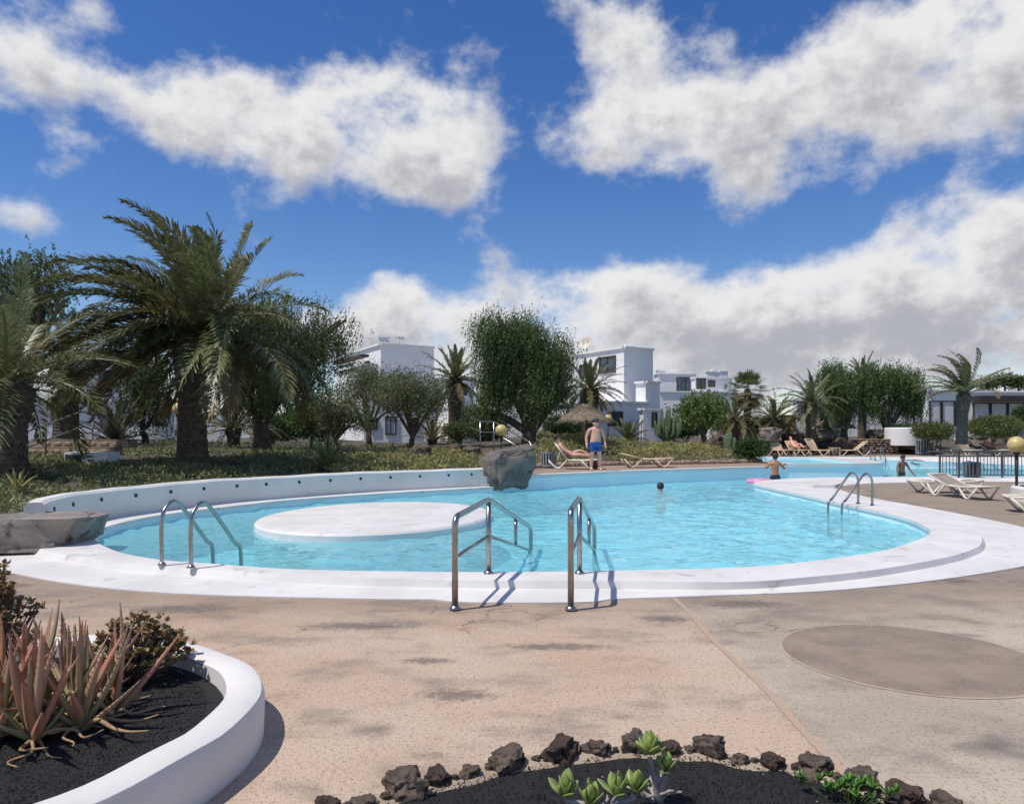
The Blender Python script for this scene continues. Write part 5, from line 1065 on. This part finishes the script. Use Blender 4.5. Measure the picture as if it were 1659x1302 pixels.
wob = lambda a: 1 + .035 * math.sin(2 * a + .4) + .012 * math.sin(5 * a)
t = thing('curved_planter', (PCX, PCY, 0), 'low curved white planter of black gravel in the left foreground', 'planter')
b = MB(); nn = 96; prof = [(0.0, 0), (.005, .20), (-.012, .243), (-.05, .258), (-.165, .255), (-.19, .24), (-.2, .12)]
rows = [[(math.cos(2 * math.pi * j / nn) * (PR * wob(2 * math.pi * j / nn) + dr), math.sin(2 * math.pi * j / nn) * (PR * wob(2 * math.pi * j / nn) + dr), z + (.006 * math.sin(j * .9) if z > .1 else 0)) for j in range(nn)] for dr, z in prof]
b.loft(rows, closed=True); b.build('planter_wall', WHITE, t, auto=40)
rg = np.random.default_rng(4)
def gz(x, y): return .165 + .03 * mnoise.noise(Vector((x * 1.6, y * 1.6, 2)))
b = MB(); rr_ = [[(math.cos(2 * math.pi * j / 64) * PR * wob(2 * math.pi * j / 64) * k / 14 * .875, math.sin(2 * math.pi * j / 64) * PR * wob(2 * math.pi * j / 64) * k / 14 * .875, 0) for j in range(64)] for k in range(1, 15)]
rr_ = [[(x, y, gz(x, y)) for x, y, z in r_] for r_ in rr_]; b.loft(list(reversed(rr_)), closed=True); b.f.append(tuple(13 * 64 + j for j in range(64))); gr = b.build('gravel', GRAV, t, smooth=True)
a = rg.uniform(-1.5, 1.9, 16000); r = np.sqrt(rg.uniform(0, 1, 16000)) * 1.34; xs, ys = r * np.cos(a), r * np.sin(a)
pebbles('gravel_grains', t, [(x, y, gz(x, y) + .002) for x, y in zip(xs, ys)], GRAV, .003, .0075, 5)
# aloes: one clump of rosettes, each leaf a part
def aloe_mat(name, tip, base_c):
    m = bpy.data.materials.new(name); m.use_nodes = True; N = NT(m.node_tree); p = m.node_tree.nodes['Principled BSDF']; tc = N.n('ShaderNodeTexCoord').outputs['Object']; sx = N.n('ShaderNodeSeparateXYZ', {0: tc}).outputs[0]
    nz = N.n('ShaderNodeTexNoise', {'Vector': N.n('ShaderNodeMapping', {'Vector': tc, 'Scale': (3, 22, 22)}).outputs[0], 'Scale': 1.6, 'Detail': 5.0}); f = N.m('ADD', N.m('MULTIPLY', sx, 2.1), N.m('MULTIPLY', N.m('SUBTRACT', nz.outputs[0], .5), 1.3))
    c = N.mix(N.ss(f, .02, .62), base_c, tip); n2 = N.n('ShaderNodeTexNoise', {'Vector': tc, 'Scale': 28.0, 'Detail': 4.0}); c = N.mix(N.m('MULTIPLY', N.ss(n2.outputs[0], .55, .75), .5), c, (.30, .24, .15))
    N.put(p.inputs['Base Color'], c); p.inputs['Roughness'].default_value = .48; bp = N.n('ShaderNodeBump', {'Height': nz.outputs[0], 'Strength': .25, 'Distance': .004}); N.put(p.inputs['Normal'], bp.outputs[0]); return m
AL = [aloe_mat('aloe_pink', (.42, .235, .165), (.24, .26, .125)), aloe_mat('aloe_rust', (.42, .185, .12), (.31, .22, .125)), aloe_mat('aloe_green', (.34, .25, .15), (.21, .26, .12))]
DRYL = mat('dry_leaf', (.42, .28, .14), (.30, .19, .10), rough=.8, scale=12, bump=.4, bscale=40, dist=.004)
lm = []
for k in range(9):
    m_ = sword(.38 + .035 * (k % 3), .021 + .004 * (k % 2), (-.06, .10, .22)[k % 3], .013, n=9, teeth=15, chan=.55, seed=k).mesh('leaf', True); m_.materials.append(AL[k // 3]); lm.append(m_)
dm = []
for k in range(3):
    m_ = MB().tube(catmull([(0, 0, .015), (.09, .02 * (k - 1), .045), (.18, .05 * (k - 1), .02), (.27, -.03 * (k - 1), .012), (.33, .04, .01)], 4), [.013 - .0006 * i for i in range(17)], n=5).mesh('dry_leaf', True); m_.materials.append(DRYL); dm.append(m_)
at_ = thing('aloe_clump', (-2.22, 3.58, gz(.6, .1)), 'clump of pinkish green aloes in the curved white planter', 'aloe')
spots = [(0, -.14, 20), (.14, .0, 15), (-.2, -.07, 19), (.02, .14, 17), (.2, .16, 11), (-.34, .08, 16), (-.1, .3, 11), (-.46, -.14, 11), (-.3, .28, 9)]
for i, (x, y, n_) in enumerate(spots):
    rosette(at_, lm, n_, 86, 30, 200 + i, origin=(x, y, .0), rscale=.2, zrise=.05); rosette(at_, dm, 6 if y < .05 else 2, 6, 0, 300 + i, origin=(x, y, .0), name='dry_leaf', rscale=.25)
# crassula bushes behind
CRL = mat('crassula_leaf', (.33, .24, .11), (.21, .19, .08), rough=.45, scale=16, c3=(.36, .19, .085), s3=30, lo3=.48, hi3=.62); CRW = mat('crassula_wood', (.20, .15, .12), (.13, .10, .08), rough=.9, scale=12)
def crassula(base, W, H, n, label, seed):
    t = thing('crassula_bush', base, label, 'bush', 'crassula bushes'); rg = np.random.default_rng(seed); b = MB(); Q = []
    for k in range(n):
        a = rg.uniform(0, 2 * math.pi); s = math.sqrt(rg.uniform(0, 1)); tip = Vector((math.cos(a) * s * W, math.sin(a) * s * W * .8, H * (1 - .55 * s * s) * rg.uniform(.72, 1.05))); mid = Vector((tip.x * .45 + rg.normal(0, .02), tip.y * .45 + rg.normal(0, .02), tip.z * .5))
        b.tube([(0, 0, -.02), mid, tip], [.011, .007, .004], n=5)
        for c in (tip, tip.lerp(mid, .22), tip + Vector(rg.normal(0, .028, 3))):
            for j in range(9):
                az, e_ = j * 2.4, R(rg.uniform(5, 75)); d = np.array([math.cos(az) * math.cos(e_), math.sin(az) * math.cos(e_), math.sin(e_)]); sd_ = np.array([-math.sin(az), math.cos(az), 0]); L = rg.uniform(.024, .040); w = L * .38; p = np.array(c)
                Q.append([p, p + d * L * .6 + sd_ * w, p + d * L, p + d * L * .6 - sd_ * w])
    b.build('stems', CRW, t); np_mesh('foliage', np.array(Q), 4, CRL, t)
crassula((-2.22, 4.35, gz(.6, .9)), .31, .38, 120, 'rusty green crassula bush behind the aloes in the white planter', 11); crassula((-3.02, 4.35, gz(-.2, .9)), .26, .64, 90, 'tall crassula bush cut by the left edge of the picture', 12)
# lava-edged bed at the bottom
stones = [(530, 1297, 60), (592, 1290, 58), (655, 1262, 92), (712, 1250, 62), (760, 1240, 50), (822, 1222, 84), (908, 1210, 78), (967, 1203, 60), (1030, 1197, 76), (1086, 1202, 48), (1148, 1202, 74), (1200, 1217, 44), (1252, 1222, 54), (1316, 1234, 74), (1396, 1255, 84), (1470, 1282, 84), (1535, 1294, 66)]
pts = [G(x, y + 12, .05) for x, y, w in stones]; cx_, cy_ = .55, 2.35
t = thing('lava_rock_bed', (cx_, cy_, 0), 'flower bed of black gravel edged with rough lava rocks in the foreground', 'flower bed'); base = t.location.copy(); rr = random.Random(8)
edge = [Vector((p.x, p.y)) for p in pts]; edge = [Vector((-.95, 2.4))] + edge + [Vector((2.05, 2.4))]
poly = [(p.x, p.y) for p in edge] + [(2.0, 1.6), (-.9, 1.6)]
b = MB(); 
N_ = 46; ring_ = resample([p.to_3d() for p in edge], N_); rows = []
for k in range(12):
    s = k / 11; rows.append([(cx_ + (p.x - cx_) * (1 - s) * .985, 1.9 + (p.y - 1.9) * (1 - s) * .985, .028 + .02 * math.sin(math.pi * s) + .015 * mnoise.noise(Vector((p.x * 3 * (1 - s), p.y * 3, s * 4)))) for p in ring_])
b.loft(list(reversed(rows))); b.build('gravel', GRAV, t, base=base, smooth=True)
# mortar collar under the rocks
mc = [p.to_3d() for p in edge]; b = MB(); cr = resample(catmull(mc, 4), 60)
b.loft([[(p.x + (p.x - cx_) * f, p.y + (p.y - 1.9) * f, z + .006 * math.sin(i * 1.7)) for i, p in enumerate(cr)] for f, z in ((.055, .005), (.04, .03), (0, .042), (-.04, .036), (-.055, .0))]); b.build('mortar', mat('sandy_mortar_fine', (.40, .32, .24), (.33, .255, .185), rough=.95, scale=9, bump=.6, bscale=60, dist=.006), t, base=base, smooth=True)
LAV2 = mat('red_lava', (.05, .034, .028), (.12, .07, .045), rough=.95, scale=9, bump=1.0, bscale=55, dist=.02, c3=(.018, .015, .014), s3=38, lo3=.5, hi3=.62)
for i, (p, (x, y, w)) in enumerate(zip(pts, stones)):
    d = w / F * p.y * .80; b = MB().rock((0, 0, 0), (d, d * rr.uniform(.7, .95), d * rr.uniform(.62, .85)), 100 + i, 4, .42, rr.uniform(0, 3)); o = b.build('stone', LAVA if i % 3 else LAV2, t, auto=45); o.location = Vector((p.x, p.y, .03 + d * .14)) - base
for i in range(len(pts) - 1):                               # small filler stones between the large ones
    p = pts[i].lerp(pts[i + 1], .5 + rr.uniform(-.08, .08)); d = rr.uniform(.05, .085); o = bpy.data.objects.new('stone', t.children[-1].data if i % 2 else t.children[-3].data); link(o, t); o.scale = (d / .2,) * 3; o.location = Vector((p.x, p.y, .045)) - base; o.rotation_euler = (0, 0, i * 1.3)
n = 9000; q = rg.uniform(0, 1, n); s = rg.uniform(.06, 1, n) ** .5; ii = (q * (N_ - 1.001)).astype(int); ring_np = np.array([(p.x, p.y) for p in ring_]); e_ = ring_np[ii] * (1 - (q * (N_ - 1.001) - ii))[:, None] + ring_np[ii + 1] * (q * (N_ - 1.001) - ii)[:, None]
xy = np.array([cx_, 1.9]) + (e_ - np.array([cx_, 1.9])) * s[:, None] * .97
pebbles('gravel_grains', t, [(x - base.x, y - base.y, .045 + .012 * math.sin(math.pi * (1 - k))) for (x, y), k in zip(xy, s)], GRAV, .003, .0075, 6)
pebbles('pale_pebbles', t, [(x - base.x, y - base.y, .056) for x, y in xy[:34]], mat('pale_pebble', (.5, .45, .4), rough=.8), .004, .009, 7)
# succulent with paddle leaves and grey gnarled stems
PAD = mat('paddle_leaf', (.30, .36, .10), (.20, .28, .075), rough=.42, scale=14, c3=(.42, .40, .14), s3=9, lo3=.55, hi3=.7); WOOD = mat('grey_wood', (.42, .38, .36), (.26, .23, .22), rough=.9, scale=25, bump=.8, bscale=60, dist=.006)
def paddle(L, w, th=.006):
    b = MB(); rows = []
    for i in range(9):
        t_ = i / 8; ww = w * math.sin(min(1, .12 + t_ * .9) * math.pi) ** .7 * (.55 + .6 * t_) + .001; x = L * t_; z = .25 * L * t_ * t_; k = th * (1 - abs(t_ - .5))
        rows.append([(x, -ww, z + ww * .25), (x, 0, z + k), (x, ww, z + ww * .25), (x, 0, z - k)])
    return b.loft(rows, closed=True)
pm = [paddle(.074 + .008 * k, .027 + .002 * k).mesh('leaf', True) for k in range(3)]
for m_ in pm: m_.materials.append(PAD)
def succulent(px, py, Y, label, heads, seed):
    base = Vector(((px - CX) / F * Y, Y, .04)); t = thing('succulent', base, label, 'succulent', 'paddle-leaved succulents'); rg = random.Random(seed)
    for (hx, hy, n_) in heads:
        c = P(hx, hy, Y + rg.uniform(-.04, .04)) - base; pts_ = catmull([(rg.uniform(-.02, .02), rg.uniform(-.02, .02), -.03), (c.x * .4 + rg.uniform(-.02, .02), c.y * .5, c.z * .45), c - Vector((0, 0, .012))], 5)
        MB().tube(pts_, [.016 - .0006 * i for i in range(len(pts_))], n=7).build('stem', WOOD, t, smooth=True); rosette(t, pm, n_, 82, 12, seed + hx, origin=c, rscale=.15, zrise=.012)
    for k in range(9):                                        # bare twigs
        a = rg.uniform(0, 6.28); p = Vector((0, 0, .0)); pts_ = [p]
        for j in range(5): p = p + Vector((math.cos(a) * .022 + rg.uniform(-.015, .015), math.sin(a) * .018 + rg.uniform(-.015, .015), rg.uniform(.004, .026))); pts_.append(p)
        MB().tube(pts_, [.009, .008, .008, .007, .007, .004], n=6).build('twig', WOOD, t, smooth=True)
succulent(1066, 1300, 3.15, 'tall paddle-leaved succulent on a bare stem in the lava-edged bed', [(1053, 1222, 15), (1078, 1250, 8)], 21)
succulent(985, 1330, 3.0, 'low paddle-leaved succulent with grey twigs at the bottom edge', [(915, 1290, 12), (1000, 1290, 12), (1030, 1284, 9), (955, 1305, 8)], 22)
wd = thing('leafy_weed', (1.43, 3.16, .04), 'small bright green leafy plant in the lava-edged bed', 'plant'); rgw = random.Random(4); wm = paddle(.034, .009, .002).mesh('leaf', True); wm.materials.append(mat('fresh_leaf', (.10, .24, .04), (.15, .30, .06), rough=.5, scale=20, trans=.2))
for k in range(26):
    x, y = rgw.gauss(0, .085), rgw.gauss(0, .05); MB().tube([(x * .4, y * .4, -.01), (x, y, .03 + rgw.uniform(0, .045))], [.003, .002], n=5).build('stem', DKG, wd); rosette(wd, [wm], 7, 70, 5, 500 + k, origin=(x, y, .035 + rgw.uniform(0, .04)), rscale=.3)
